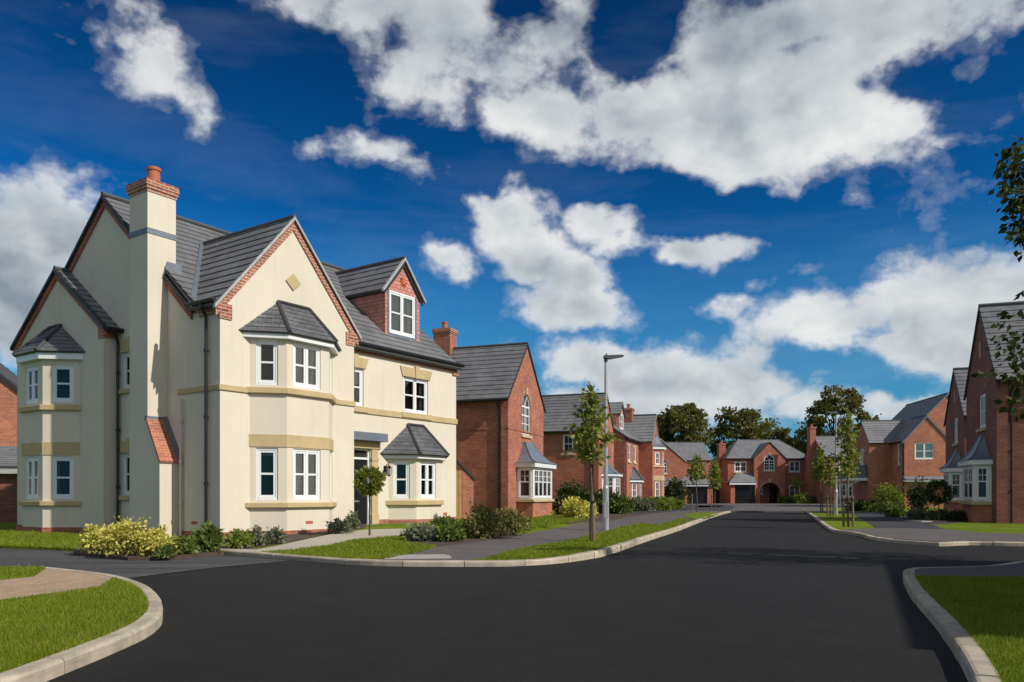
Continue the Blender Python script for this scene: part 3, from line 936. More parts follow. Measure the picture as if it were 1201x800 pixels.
    mb = MB(); mb.slab(PR, 8.6, 8.8, .42, .49, -.02, .008); mb.build('air_brick', M['terracotta'], h)
    mb = MB(); mb.slab(PL, -4.36, -4.26, 4.55, 4.68, 0, .04); mb.build('wall_vent', M['black'], h)
    # dormer
    y0, xa, xb, zb, zl, za = 1.45, 6.80, 8.38, 5.6, 7.36, 8.42
    xc = (xa + xb) / 2
    PD = Pl((0, y0, 0), (1, 0, 0))
    win = (6.97, 8.16, 6.04, 7.36)
    mb = MB()
    mb.wall(PD, [(xa, zb), (xb, zb), (xb, zl), (xc, za - .16), (xa, zl)], [rect(*win)], .06)
    mb.wall(Pl((xa, y0, 0), (0, -1, 0)), [(-3.4, zb), (0, zb), (0, zl), (-3.4, zl)])
    mb.wall(Pl((xb, y0, 0), (0, 1, 0)), [(0, zb), (3.4, zb), (3.4, zl), (0, zl)])
    d = mb.build('dormer', M['hung'], h)
    window(d, PD, *win, 2, rec=.05, deep=False)
    mb = MB(); gable_roof_y(mb, xa, xb, y0, 4.7, zl + .05, za - .05, .14, .11); ridge(mb, (xc, y0 - .11, za + .05), (xc, 4.6, za + .05)); mb.build('dormer_roof', M['tile'], d)
    mb = MB(); raking(mb, PD, xa - .1, xc, xb + .1, zl - .02, za - .02, .2, .015, .06); mb.box(xa - .11, xa + .0, y0 - .02, 3.6, zl - .12, zl + .02); mb.build('barge_board', M['blackwood'], d)
    mb = MB(); raking(mb, PD, xa - .19, xc, xb + .19, zl - .06, za + .06, .08, .03, .12); mb.build('verge', M['verge'], d)
    mb = MB(); mb.slab(PD, win[0] - .02, win[1] + .02, win[2] - .14, win[2] - .003, -.02, .03); mb.slab(PD, win[0] - .06, win[0] - .002, win[2], win[3], -.01, .02); mb.slab(PD, win[1] + .002, win[1] + .06, win[2], win[3], -.01, .02)
    mb.slab(PD, xa - .1, xb + .1, 5.74, 5.86, -.02, .05); mb.build('lead_flashing', M['lead'], d)
    mb = MB()
    cz = zl + .36
    for q in range(10):
        a = q * math.pi / 5; e = (math.cos(a), math.sin(a)); g = (-e[1] * .022, e[0] * .022)
        mb.prism(PD, [(xc + e[0] * .05 - g[0], cz + e[1] * .05 - g[1]), (xc + e[0] * .17, cz + e[1] * .17), (xc + e[0] * .05 + g[0], cz + e[1] * .05 + g[1])], 0, .03)
    mb.prism(PD, [(xc + .07 * math.cos(q * math.pi / 6), cz + .07 * math.sin(q * math.pi / 6)) for q in range(12)], 0, .04)
    mb.build('sun_emblem', M['star'], d)
    return h


CURTAINS[0] = True
cream_house()
CURTAINS[0] = False
# ------------------------------------------------------------------ brick houses
HG = 'houses along the street'


def gable_house(name, label, C, ang, W, D, ze, zr, mirror=False, mat='brick', step=.1, roofmat='tile', bayspec=None, arch_win=None, flat_win=None, side_holes=(), vent=None, band=True, strip=.33):
    """a brick house whose gable faces its local -y; its near side wall faces local -x (or +x when mirrored)"""
    h = empty(name, (C[0], C[1], 0), ang)
    tag(h, label, 'house', HG)
    x0, x1 = (0, W) if not mirror else (-W, 0)
    xc = (x0 + x1) / 2
    PF = Pl((0, 0, 0), (1, 0, 0))
    sx = 0.0
    PS = Pl((step, strip, 0), (0, -1, 0)) if not mirror else Pl((-step, strip, 0), (0, 1, 0))
    mb = MB()
    holes = []
    if arch_win: holes.append(arch(*arch_win, 16))
    if flat_win: holes.append(rect(*flat_win))
    mb.wall(PF, [(x0, 0), (x1, 0), (x1, ze), (xc, zr - .04), (x0, ze)], holes, .1)
    sh = [rect(*((-b, -a) if not mirror else (a, b)), c, d) for a, b, c, d in side_holes]
    L = D - strip
    mb.wall(PS, rect(*((-L, 0) if not mirror else (0, L)), 0, ze), sh, .1)
    # front strip standing proud, far side and back
    e = x0 if not mirror else x1
    s = 1 if not mirror else -1
    mb.face([(e, strip, 0), (e, 0, 0), (e, 0, ze), (e, strip, ze)] if not mirror else [(e, 0, 0), (e, strip, 0), (e, strip, ze), (e, 0, ze)])
    mb.face([(e, strip, 0), (e, strip, ze), (e + s * step, strip, ze), (e + s * step, strip, 0)])
    f = x1 if not mirror else x0
    mb.face([(f, 0, 0), (f, D, 0), (f, D, ze), (f, 0, ze)] if not mirror else [(f, D, 0), (f, 0, 0), (f, 0, ze), (f, D, ze)])
    mb.face([(x1, D, 0), (x0, D, 0), (x0, D, ze), (xc, D, zr), (x1, D, ze)])
    mb.build('wall', M[mat], h)
    if band:
        mb = MB()
        for w in (3.86,):
            mb.slab(PF, x0 - .02, x1 + .02, w, w + .07, -.02, .022)
            mb.slab(PS, *((-L, -.01) if not mirror else (.01, L)), w, w + .07, -.02, .022)
        mb.build('brick_string', M[mat], h)
    mb = MB(); gable_roof_y(mb, x0, x1, 0, D, ze, zr, .16, .05, .05)
    r = mb.build('roof', M[roofmat], h)
    mb = MB(); ridge(mb, (xc, -.06, zr + .11), (xc, D, zr + .11)); mb.build('ridge_tiles', M[roofmat], r, False)
    mb = MB(); raking(mb, PF, x0 - .2, xc, x1 + .2, ze - .2 * (zr - ze) / (xc - x0) + .05, zr + .08, .07, 0, .07); mb.build('verge', M['blackwood'], h)
    gx = x0 - .2 if not mirror else x1 + .2
    gutter(h, [(gx, -.05, ze - .16), (gx, D, ze - .16)], r=.055)
    px = -.02 if not mirror else .02
    downpipe(h, [(gx, strip + .12, ze - .2), (gx, strip + .12, ze - .3), (step * s + .0 - s * .06, strip + .12, ze - .5), (step * s - s * .06, strip + .12, .05)])
    if arch_win: arched_window(h, PF, *arch_win)
    if flat_win: window(h, PF, *flat_win, 2, 1, (.5,), sill='pale_stone')
    for k, (a, b, c, d) in enumerate(side_holes):
        window(h, PS, *((-b, -a) if not mirror else (a, b)), c, d, 1, 1, (.5,), sill='pale_stone')
    if vent:
        mb = MB(); mb.slab(PF, vent[0] - .07, vent[0] + .07, vent[1], vent[1] + .62, -.02, .03); mb.build('slit_stone', M['pale_stone'], h)
    if bayspec: bayspec(h, PF)
    return h


def lead_box_bay(uc, c, j, d, z0=.0, wz=(.90, 2.22), zb=2.46, zt=3.42, rt=.5, o=.2, wallz=.74):
    def f(h, P):
        mb = MB(); mb.hprism(P, bay_poly(uc, c, j, d, 0), z0, wallz); mb.build('bay_base', M['brick_soft'], h)
        bay(h, P, uc, c, j, d, wallz + .1, wz[1] + .06, [wz], 'white', sills=[(wallz, wallz + .12, .09)], fascia=(wz[1] + .04, zb, o - .04), roof=(zb, zt, o, rt, 'lead'),
            front=(4 if c > 1.1 else 2, 1, (.55, .78)), side=(1, 1, (.55, .78)), sfrac=(.1, .9), ffrac=(.05, .95), posts=True, stone='pale_stone', tall_low=True)
    return f


# ---- second house on the left: brick gable with arched window and box bay
C, a = frame(596, 33.5, 950)
hB = gable_house('brick_house', 'red brick gabled house beside the cream house, with arched upper window and box bay', C, a, 4.73, 10.5, 5.25, 7.8,
                 bayspec=lead_box_bay(2.4, 1.36, 1.36, .75), arch_win=(1.70, 2.82, 3.76, 5.02, 5.6), mat='brick')
chimney(hB, 2.0, 2.72, 3.66, 4.52, 6.5, 8.82)
# side porch with lean-to roof
mb = MB(); PP = Pl((4.74, 2.6, 0), (1, 0, 0)); mb.wall(PP, rect(0, 3.0, 0, 2.2)); mb.box(4.76, 7.7, 2.62, 7, 0, 2.15); mb.build('porch_wall', M['brick'], hB)
mb = MB(); mb.roof([(4.74, 2.25, 2.32), (7.95, 2.25, 2.32), (7.95, 4.4, 3.5), (4.74, 4.4, 3.5)]); mb.build('porch_roof', M['tile'], hB)
mb = MB(); mb.box(4.76, 7.97, 2.16, 2.24, 2.12, 2.34); mb.build('fascia', M['white'], hB)
lantern(hB, PP, 2.35, 1.75)

# ---- third house on the left
C, a = frame(702, 50, 935)
gable_house('brick_house', 'third house on the left, red brick with long grey roof behind the sapling', C, a, 4.4, 13, 5.25, 7.65,
            bayspec=lead_box_bay(2.25, .75, 1.35, .75, zb=2.42, zt=3.1, rt=.4), side_holes=[(1.35, 2.05, 3.72, 4.95)])


# ---- fourth house on the left: dormer, gabled wing with tall bay
def house_d():
    C, a = frame(733, 56.5, 930)
    h = empty('brick_house', (C[0], C[1], 0), a)
    tag(h, 'fourth house on the left, red brick with dormer and two storey bay', 'house', HG)
    x0, x1, D, ze, zr = 0, 8.1, 8.6, 5.25, 8.2
    PF = Pl((0, 0, 0), (1, 0, 0)); PW = Pl((0, -1.1, 0), (1, 0, 0))
    mb = MB()
    w1, w2 = (1.2, 2.1, 3.5, 4.85), (3.4, 4.3, 3.5, 4.85)
    mb.wall(PF, rect(x0, 5.2, 0, ze), [rect(*w1), rect(*w2)])
    mb.wall(Pl((0, 0, 0), (0, -1, 0)), [(-D, 0), (0, 0), (0, ze), (-D / 2, zr - .05), (-D, ze)])
    mb.wall(PW, [(5.2, 0), (8.1, 0), (8.1, 5.3), (6.65, 7.3), (5.2, 5.3)])
    mb.wall(Pl((5.2, 0, 0), (0, -1, 0)), rect(0, 1.1, 0, 5.3))
    mb.wall(Pl((8.1, -1.1, 0), (0, 1, 0)), [(0, 0), (D + 1.1, 0), (D + 1.1, ze), (D / 2 + 1.1, zr - .05), (1.1, ze), (0, ze)])
    mb.build('wall', M['brick'], h)
    window(h, PF, *w1, 1, 1, (.5,), sill='pale_stone', fw=.075); window(h, PF, *w2, 1, 1, (.5,), sill='pale_stone', fw=.075)
    mb = MB(); gable_roof(mb, x0, x1, 0, D, ze, zr, .2, .06); gable_roof_y(mb, 5.2, 8.1, -1.1, 3.0, 5.3, 7.3, .14, .06)
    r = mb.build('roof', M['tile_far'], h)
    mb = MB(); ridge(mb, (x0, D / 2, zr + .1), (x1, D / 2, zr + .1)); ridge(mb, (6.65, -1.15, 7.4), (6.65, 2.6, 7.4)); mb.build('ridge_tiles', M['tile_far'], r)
    mb = MB(); raking(mb, PW, 5.0, 6.65, 8.3, 5.05, 7.36, .08, 0, .07); mb.build('verge', M['verge'], h)
    gutter(h, [(-.05, -.2, 5.12), (5.1, -.2, 5.12)]); downpipe(h, [(.1, -.2, 5.1), (.1, -.06, 4.9), (.1, -.06, .05)])
    bay(h, PF, 3.2, .55, 1.15, .55, 0, 2.02, [(.85, 1.95)], 'brick_soft', sills=[(.7, .82, .08)], fascia=(2.0, 2.18, .13), roof=(2.18, 3.1, .2, .2, 'slate'), front=(1, 1, (.5,)), side=(1, 1, (.5,)), stone='pale_stone')
    bay(h, PW, 6.65, .5, .95, .6, 0, 4.7, [(.85, 2.12), (3.4, 4.4)], 'brick_soft', bands=[(2.16, 2.55, .02)], sills=[(.66, .8, .08), (3.2, 3.34, .08)], fascia=(4.62, 4.85, .13), roof=(4.85, 5.85, .2, .15, 'lead'), front=(1, 1, (.5,)), side=(1, 1, (.5,)), stone='pale_stone')
    y0, xa, xb = 1.1, 3.3, 5.0
    xc = 4.15
    PD = Pl((0, y0, 0), (1, 0, 0))
    mb = MB(); mb.wall(PD, [(xa, 5.6), (xb, 5.6), (xb, 7.3), (xc, 8.1), (xa, 7.3)], [rect(3.55, 4.75, 6.1, 7.25)], .05)
    mb.wall(Pl((xa, y0, 0), (0, -1, 0)), rect(-3, 0, 5.6, 7.3)); mb.wall(Pl((xb, y0, 0), (0, 1, 0)), rect(0, 3, 5.6, 7.3))
    d = mb.build('dormer', M['hung'], h)
    window(d, PD, 3.55, 4.75, 6.1, 7.25, 2, rec=.05, deep=False)
    mb = MB(); gable_roof_y(mb, xa, xb, y0, 4.4, 7.3, 8.15, .14, .10); mb.build('dormer_roof', M['tile_far'], d)
    mb = MB(); raking(mb, PD, xa - .1, xc, xb + .1, 7.24, 8.14, .2, .01, .09); mb.build('barge_board', M['blackwood'], d)
    chimney(h, 6.2, 7.1, .7, 1.4, 6.2, 7.95, pots=1)


house_d()


# ---- fifth house on the left, facing us: half gable and garage under a lean-to roof
def house_e():
    h = empty('brick_house', (13.4, 86.0, 0), 0)
    tag(h, 'fifth house on the left, brick with lean-to roof over porch and garage door', 'house', HG)
    PW = Pl((0, 0, 0), (1, 0, 0)); PF = Pl((0, .9, 0), (1, 0, 0)); PG = Pl((0, -1.3, 0), (1, 0, 0))
    mb = MB()
    aw = (2.5, 3.5, 3.37, 4.5, 5.0)
    mb.wall(PW, [(0, 0), (5.4, 0), (5.4, 4.9), (2.7, 7.15), (0, 4.9)], [arch(*aw, 12)])
    w = (6.75, 7.5, 3.5, 4.6)
    mb.wall(PF, rect(5.4, 8.5, 0, 4.9), [rect(*w)])
    mb.wall(Pl((8.5, .9, 0), (0, 1, 0)), [(0, 0), (7, 0), (7, 4.9), (3.5, 6.95), (0, 4.9)])
    mb.slab(PW, 5.4, 5.402, 0, 4.9, -.9, 0)
    mb.wall(Pl((0, 0, 0), (0, -1, 0)), rect(-8, 0, 0, 4.9))
    mb.build('wall', M['brick'], h)
    arched_window(h, PW, *aw, fw=.09); window(h, PF, *w, 2, 1, (.5,), sill='pale_stone', fw=.075)
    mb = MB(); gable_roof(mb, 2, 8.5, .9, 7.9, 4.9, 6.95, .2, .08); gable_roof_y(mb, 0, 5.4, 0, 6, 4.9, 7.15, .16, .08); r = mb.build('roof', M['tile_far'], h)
    mb = MB(); ridge(mb, (3, 4.4, 7.05), (8.6, 4.4, 7.05)); mb.build('ridge_tiles', M['tile_far'], r)
    mb = MB(); raking(mb, PW, -.2, 2.7, 5.62, 4.72, 7.24, .1, 0, .1); mb.build('verge', M['verge'], h)
    mb = MB()
    mb.box(4.85, 5.4, -1.3, -.95, 0, 1.98); mb.box(7.55, 8.15, -1.3, -.95, 0, 1.98)
    mb.box(5.4, 7.55, -1.295, -1.0, 1.9, 1.98); mb.box(8.0, 8.15, -.95, .9, 0, 1.98); mb.box(4.85, 5.0, -.95, 0, 0, 1.98)
    mb.build('garage_wall', M['brick'], h)
    for a, b in ((2.7, 3.1), (0, 1.2)):
        mb = MB(); mb.box(a, b, -1.3, -.95, 0, 1.98); mb.build('brick_pier', M['brick'], h)
    garage_door(h, PG, 5.42, 7.53, .02, 1.9, .16)
    mb = MB(); mb.roof([(0, -1.55, 2.16), (8.45, -1.55, 2.16), (7.1, .9, 3.25), (0, .9, 3.25)]); mb.roof([(8.45, -1.55, 2.16), (8.45, 1.0, 2.16), (7.1, .9, 3.25)]); mb.build('garage_roof', M['tile_far'], h)
    mb = MB(); mb.box(0, 8.4, -1.5, -1.44, 1.98, 2.12); mb.build('fascia', M['white'], h)
    panel_door(h, PW, 3.5, 4.4, .05, 2.0, .0)


house_e()


# ---- the house that closes the road
def house_f():
    h = empty('brick_house', (24.6, 90.0, 0), 0)
    tag(h, 'brick house closing the far end of the road, with hipped roof and arched porch', 'house', HG)
    X = 24.6
    PF = Pl((0, 0, 0), (1, 0, 0)); PC = Pl((0, -.7, 0), (1, 0, 0)); PI = Pl((0, .9, 0), (1, 0, 0))
    w1, w2, w3 = (.75, 2.15, 3.66, 4.86), (7.0, 8.25, 3.68, 4.92), (7.0, 8.25, .82, 2.2)
    por = (3.45, 5.75, .05, 1.35, 2.45)
    aw = (3.9, 5.1, 3.8, 4.95, 5.6)
    mb = MB()
    mb.wall(PF, rect(0, 2.8, 0, 5.25), [rect(*w1)]); mb.wall(PF, rect(6.3, 9.3, 0, 5.25), [rect(*w2), rect(*w3)])
    mb.wall(PC, [(2.8, 0), (6.3, 0), (6.3, 5.25), (4.55, 7.0), (2.8, 5.25)], [arch(*aw, 14), arch(*por, 14)], .35)
    mb.slab(PC, 2.8, 2.802, 0, 5.25, -.7, 0); mb.slab(PC, 6.298, 6.3, 0, 5.25, -.7, 0)
    mb.wall(PI, rect(2.8, 6.3, 0, 3), [rect(5.0, 5.9, .08, 2.08), rect(3.75, 4.3, 1.1, 2.0)])
    mb.face([(9.3, 0, 0), (9.3, 7, 0), (9.3, 7, 5.25), (9.3, 0, 5.25)]); mb.face([(0, 7, 0), (0, 0, 0), (0, 0, 5.25), (0, 7, 5.25)]); mb.face([(9.3, 7, 0), (0, 7, 0), (0, 7, 5.25), (9.3, 7, 5.25)])
    mb.box(2.8, 6.3, -.3, .9, 2.75, 2.85)
    mb.build('wall', M['brick'], h)
    for w in (w1, w2, w3): window(h, PF, *w, 2, 1, (.5,), sill='pale_stone', fw=.075)
    window(h, PI, 3.75, 4.3, 1.1, 2.0, 1, 0, (), sill='pale_stone', fw=.075)
    arched_window(h, PC, *aw, fw=.09)
    panel_door(h, PI, 5.03, 5.87, .1, 2.05, .05)
    mb = MB(); o2 = arch(por[0] - .25, por[1] + .25, por[2], por[3], por[4] + .25, 14)[2:]; i2 = arch(*por, 14)[2:]
    for k in range(len(o2) - 1): mb.prism(PC, [i2[k], o2[k], o2[k + 1], i2[k + 1]], -.02, .03)
    mb.build('arch_course', M['soldier'], h)
    mb = MB(); mb.prism(PC, [(4.48, 2.45), (4.62, 2.45), (4.7, 2.85), (4.4, 2.85)], 0, .07); mb.build('keystone', M['pale_stone'], h)
    lantern(h, PI, 4.65, 1.9)
    zr = 7.55
    e = .25
    mb = MB()
    a, b, c, d = (-e, -e, 5.2), (9.3 + e, -e, 5.2), (9.3 + e, 7 + e, 5.2), (-e, 7 + e, 5.2)
    p, q = (2.1, 3.5, zr), (7.0, 3.5, zr)
    mb.roof([a, b, q, p]); mb.roof([b, c, q]); mb.roof([c, d, p, q]); mb.roof([d, a, p])
    gable_roof_y(mb, 2.8, 6.3, -.7, 3, 5.25, 7.0, .14, .06)
    r = mb.build('roof', M['tile_far'], h)
    mb = MB(); ridge(mb, p, q); ridge(mb, a, p, .07); ridge(mb, b, q, .07); ridge(mb, c, q, .07); mb.build('ridge_tiles', M['tile_far'], r)
    mb = MB(); raking(mb, PC, 2.6, 4.55, 6.5, 5.1, 7.06, .1, 0, .08); mb.build('verge', M['blackwood'], h)
    gutter(h, [(-e, -e - .05, 5.14), (2.7, -e - .05, 5.14)]); gutter(h, [(6.4, -e - .05, 5.14), (9.5, -e - .05, 5.14)], [[(6.42, -.3, 5.1), (6.42, -.05, 4.9), (6.42, -.05, .05)]])
    PG = Pl((0, -1.2, 0), (1, 0, 0))
    mb = MB(); mb.box(.0, .48, -1.2, -.8, 0, 2.2); mb.box(0, .1, -.8, 0, 0, 2.2); mb.build('garage_wall', M['brick'], h); mb = MB(); mb.box(2.74, 2.797, -1.2, -.7, 0, 2.2); mb.build('brick_pier', M['brick'], h)
    garage_door(h, PG, .5, 2.74, .03, 2.18, .2)
    mb = MB(); mb.roof([(-.25, -1.5, 2.45), (2.8, -1.5, 2.45), (2.8, 0, 3.55), (1.0, 0, 3.55)]); mb.roof([(-.25, .1, 2.45), (-.25, -1.5, 2.45), (1.0, 0, 3.55)]); mb.build('garage_roof', M['tile_far'], h)
    mb = MB(); mb.box(-.2, 2.79, -1.46, -1.38, 2.2, 2.42); mb.build('fascia', M['white'], h)
    mb = MB(); mb.box(2.9, 6.2, -1.4, -.72, 0, .1); mb.build('doorstep', M['slabs'], h)
    chimney(h, -.35, .4, 2.4, 3.4, 4.6, 7.1)


house_f()

# ---- right side: the near gable house and the one behind it
C, a = frame(1169, 27, 918, True)
gable_house('brick_house', 'shaded brick house nearest on the right, steep gable with curved lead bay roof', C, a, 4.7, 10, 5.1, 7.95, True, 'brick_shaded',
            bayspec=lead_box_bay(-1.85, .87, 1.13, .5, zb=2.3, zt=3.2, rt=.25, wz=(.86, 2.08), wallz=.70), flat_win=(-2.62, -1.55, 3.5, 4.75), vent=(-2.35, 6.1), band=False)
C, a = frame(1140, 37, 918, True)
C = (C[0] + math.cos(a) * -1.65, C[1] + math.sin(a) * -1.65)
gable_house('brick_house', 'brick gable house half hidden behind the nearest house on the right', C, a, 4.7, 10, 5.0, 7.45, True, 'brick_shaded',
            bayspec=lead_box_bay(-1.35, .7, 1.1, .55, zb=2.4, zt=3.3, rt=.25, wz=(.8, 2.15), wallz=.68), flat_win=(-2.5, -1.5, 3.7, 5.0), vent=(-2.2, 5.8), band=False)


# ---- right middle house: gable towards us, cross wing, garage band and porch
def house_g():
    C, a = frame(1060.7, 60, 700, True)
    h = empty('brick_house', (C[0], C[1], 0), a)
    tag(h, 'brick house with sunlit gable, pale blinds upstairs and a white posted porch', 'house', HG)
    PG = Pl((0, 0, 0), (0, 1, 0)); PS = Pl((0, 0, 0), (1, 0, 0))
    w = (.75, 2.15, 3.75, 5.0); ws = (-1.4, -.8, 3.4, 5.0)
    mb = MB()
    mb.wall(PG, [(0, 0), (3.2, 0), (3.2, 5.25), (1.6, 7.0), (0, 5.25)], [rect(*w)])
    mb.wall(PS, rect(-9, 0, 0, 5.25), [rect(*ws)])
    mb.wall(Pl((-.9, 0, 0), (0, 1, 0)), [(0, 0), (7, 0), (7, 5.25), (3.5, 8.75), (0, 5.25)])
    # cross wing
    mb.wall(Pl((-2.6, 0, 0), (0, 1, 0)), rect(-1.7, .0, 0, 5.25))
    mb.wall(Pl((0, -1.7, 0), (1, 0, 0)), [(-6.2, 0), (-2.6, 0), (-2.6, 5.25), (-4.4, 7.0), (-6.2, 5.25)], [rect(-4.9, -3.9, 3.5, 4.8)])
    mb.build('wall', M['brick_soft'], h)
    window(h, PG, *w, 2, 0, (.5,), pane='glass_blind'); window(h, PS, *ws, 1, 1, (.5,), sill='pale_stone', fw=.075)
    window(h, Pl((0, -1.7, 0), (1, 0, 0)), -4.9, -3.9, 3.5, 4.8, 2, 1, (.5,))
    mb = MB()
    gable_roof(mb, -9, -.9, 0, 7, 5.25, 8.75, .18, .06); gable_roof(mb, -3.5, 0, 0, 3.2, 5.25, 7.0, .18, .06); gable_roof_y(mb, -6.2, -2.6, -1.7, 3.0, 5.25, 7.0, .16, .06)
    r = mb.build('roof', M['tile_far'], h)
    mb = MB(); ridge(mb, (-9, 3.5, 8.85), (-.85, 3.5, 8.85)); ridge(mb, (-3, 1.6, 7.1), (.05, 1.6, 7.1)); ridge(mb, (-4.4, -1.75, 7.1), (-4.4, 1.5, 7.1)); mb.build('ridge_tiles', M['tile_far'], r)
    mb = MB(); raking(mb, PG, -.2, 1.6, 3.4, 5.06, 7.08, .14, 0, .08); raking(mb, Pl((-.9, 0, 0), (0, 1, 0)), -.2, 3.5, 7.2, 5.06, 8.83, .14, 0, .08); mb.build('verge', M['lead'], h)
    downpipe(h, [(-.15, -.18, 5.1), (-.15, -.06, 4.9), (-.15, -.06, .05)])
    gutter(h, [(-2.5, -.2, 5.12), (.05, -.2, 5.12)])
    mb = MB(); mb.box(.0, .55, -.1, 6, 2.06, 2.2); mb.build('fascia', M['white'], h)
    mb = MB(); mb.roof([(.6, -.12, 2.2), (.6, 6, 2.2), (.02, 6, 2.45), (.02, -.12, 2.45)], .3, .02, .03); mb.build('canopy_roof', M['tile_far'], h)
    # porch
    mb = MB()
    for (x, y) in ((-3.0, -3.2), (-5.0, -3.2)):
        mb.tube([(x, y, 0), (x, y, 2.2)], .07, 8); mb.tube([(x, y, 1.5), (x, y + .25, 1.95), (x, y + .8, 2.15)], .04, 6)
    mb.box(-5.15, -2.85, -3.28, -1.72, 2.2, 2.42)
    mb.build('porch_frame', M['white'], h)
    mb = MB(); mb.roof([(-5.2, -3.35, 2.44), (-2.8, -3.35, 2.44), (-3.2, -1.7, 3.5), (-4.8, -1.7, 3.5)]); mb.roof([(-2.8, -3.35, 2.44), (-2.8, -1.7, 2.44), (-3.2, -1.7, 3.5)]); mb.roof([(-5.2, -1.7, 2.44), (-5.2, -3.35, 2.44), (-4.8, -1.7, 3.5)]); mb.build('porch_roof', M['slate'], h)


house_g()


# ---- far right house behind the saplings
def house_h():
    h = empty('brick_house', (33.3, 84.0, 0), 0)
    tag(h, 'far brick house with a chimney, behind the right hand saplings and street lamp', 'house', HG)
    PF = Pl((0, 0, 0), (1, 0, 0)); PW = Pl((0, -2.5, 0), (1, 0, 0))
    w1, w2 = (1.5, 3.0, 3.62, 4.9), (1.5, 3.0, .82, 2.25)
    mb = MB()
    mb.wall(PF, rect(0, 3.6, 0, 5.2), [rect(*w1), rect(*w2)])
    mb.wall(PW, [(3.6, 0), (8.6, 0), (8.6, 5.2), (6.1, 7.4), (3.6, 5.2)])
    mb.wall(Pl((0, 0, 0), (0, -1, 0)), [(-6, 0), (0, 0), (0, 5.2), (-3, 7.35), (-6, 5.2)])
    mb.wall(Pl((3.6, -2.5, 0), (0, -1, 0)), rect(-2.5, 0, 0, 5.2))
    mb.build('wall', M['brick'], h)
    window(h, PF, *w1, 2, 1, (.5,), sill='pale_stone', fw=.075); window(h, PF, *w2, 2, 1, (.5,), sill='pale_stone', fw=.075)
    mb = MB(); gable_roof(mb, 0, 8.6, 0, 6, 5.2, 7.4, .2, .06); gable_roof_y(mb, 3.6, 8.6, -2.5, 3, 5.2, 7.4, .16, .06); r = mb.build('roof', M['tile_far'], h)
    mb = MB(); ridge(mb, (0, 3, 7.5), (8.6, 3, 7.5)); mb.build('ridge_tiles', M['tile_far'], r)
    mb = MB(); raking(mb, PW, 3.4, 6.1, 8.8, 5.03, 7.48, .12, 0, .08); mb.build('verge', M['blackwood'], h)
    gutter(h, [(-.1, -.24, 5.08), (3.5, -.24, 5.08)])
    chimney(h, -.65, .0, 2.5, 3.4, 0, 8.5)


house_h()


# ---- far left house and its garage, beyond the cream house
def house_l():
    X, Y = (29 - CX) / F * 33, 33
    h = empty('brick_house', (X, Y, 0), R(20))
    tag(h, 'orange brick house at the left edge, its gable showing past the cream house', 'house', HG)
    P = Pl((0, 0, 0), (1, 0, 0))
    mb = MB()
    mb.wall(P, [(-9, 0), (0, 0), (0, 5.3), (-4.5, 9.0), (-9, 5.3)])
    mb.wall(Pl((0, 0, 0), (0, 1, 0)), rect(0, 9, 0, 5.3)); mb.wall(Pl((-9, 0, 0), (0, -1, 0)), rect(-9, 0, 0, 5.3)); mb.wall(Pl((0, 9, 0), (-1, 0, 0)), [(0, 0), (9, 0), (9, 5.3), (4.5, 9.0), (0, 5.3)])
    mb.build('wall', M['brick_soft'], h)
    mb = MB(); gable_roof_y(mb, -9, 0, 0, 9, 5.3, 9.0, .2, .1, .1); mb.build('roof', M['tile'], h)
    mb = MB(); raking(mb, P, -9.25, -4.5, .25, 5.1, 9.1, .2, 0, .1); mb.build('barge_board', M['blackwood'], h)
    X, Y = (40 - CX) / F * 27.5, 27.5
    h = empty('brick_garage', (X, Y, 0), R(12))
    tag(h, 'low brick garage with grey roof in front of the orange brick house', 'garage')
    mb = MB(); mb.wall(P, rect(-6, 0, 0, 2.0)); mb.wall(Pl((0, 0, 0), (0, 1, 0)), [(0, 0), (5, 0), (5, 2.0), (2.5, 2.8), (0, 2.0)]); mb.wall(Pl((-6, 0, 0), (0, -1, 0)), [(-5, 0), (0, 0), (0, 2.0), (-2.5, 2.8), (-5, 2.0)]); mb.wall(Pl((0, 5, 0), (-1, 0, 0)), rect(0, 6, 0, 2))
    mb.build('wall', M['brick_shaded'], h)
    mb = MB(); gable_roof(mb, -6, 0, 0, 5, 2.05, 2.8, .3, .1, t=.03); mb.build('roof', M['tile_far'], h)
    mb = MB(); mb.box(-6.1, .1, -.3, -.25, 1.78, 1.95); mb.build('fascia', M['verge'], h)


house_l()


# ---- the house just outside the frame, whose shadow lies over the right hand lawn
def house_out():
    h = empty('brick_house', (8.1, 2.43, 0), R(-24))
    tag(h, 'brick house just outside the picture that shades the near right lawn', 'house', HG)
    PF = Pl((0, 0, 0), (1, 0, 0))
    mb = MB()
    L, D = 8.0, 8.0
    mb.wall(PF, [(0, 0), (D, 0), (D, 4.68), (D / 2, 7.4), (0, 4.68)], [rect(2, 3.2, 1, 2.2), rect(5, 6.2, 1, 2.2)])
    mb.wall(Pl((D, L, 0), (-1, 0, 0)), [(0, 0), (D, 0), (D, 4.68), (D / 2, 7.4), (0, 4.68)])
    mb.wall(Pl((0, 0, 0), (0, -1, 0)), [(-L, 0), (0, 0), (0, 4.68), (-L, 4.68)], [rect(-3, -1.8, 1, 2.2), rect(-3, -1.8, 2.8, 3.8)])
    mb.wall(Pl((D, 0, 0), (0, 1, 0)), [(0, 0), (L, 0), (L, 4.68), (0, 4.68)])
    mb.build('wall', M['brick'], h)
    for w in ((2, 3.2, 1, 2.2), (5, 6.2, 1, 2.2)): window(h, PF, *w, 2, sill='pale_stone')
    for w in ((-3, -1.8, 1, 2.2), (-3, -1.8, 2.8, 3.8)): window(h, Pl((0, 0, 0), (0, -1, 0)), *w, 2, sill='pale_stone')
    mb = MB(); gable_roof_y(mb, 0, D, 0, L, 4.68, 7.4, .2, .1); mb.build('roof', M['tile'], h)


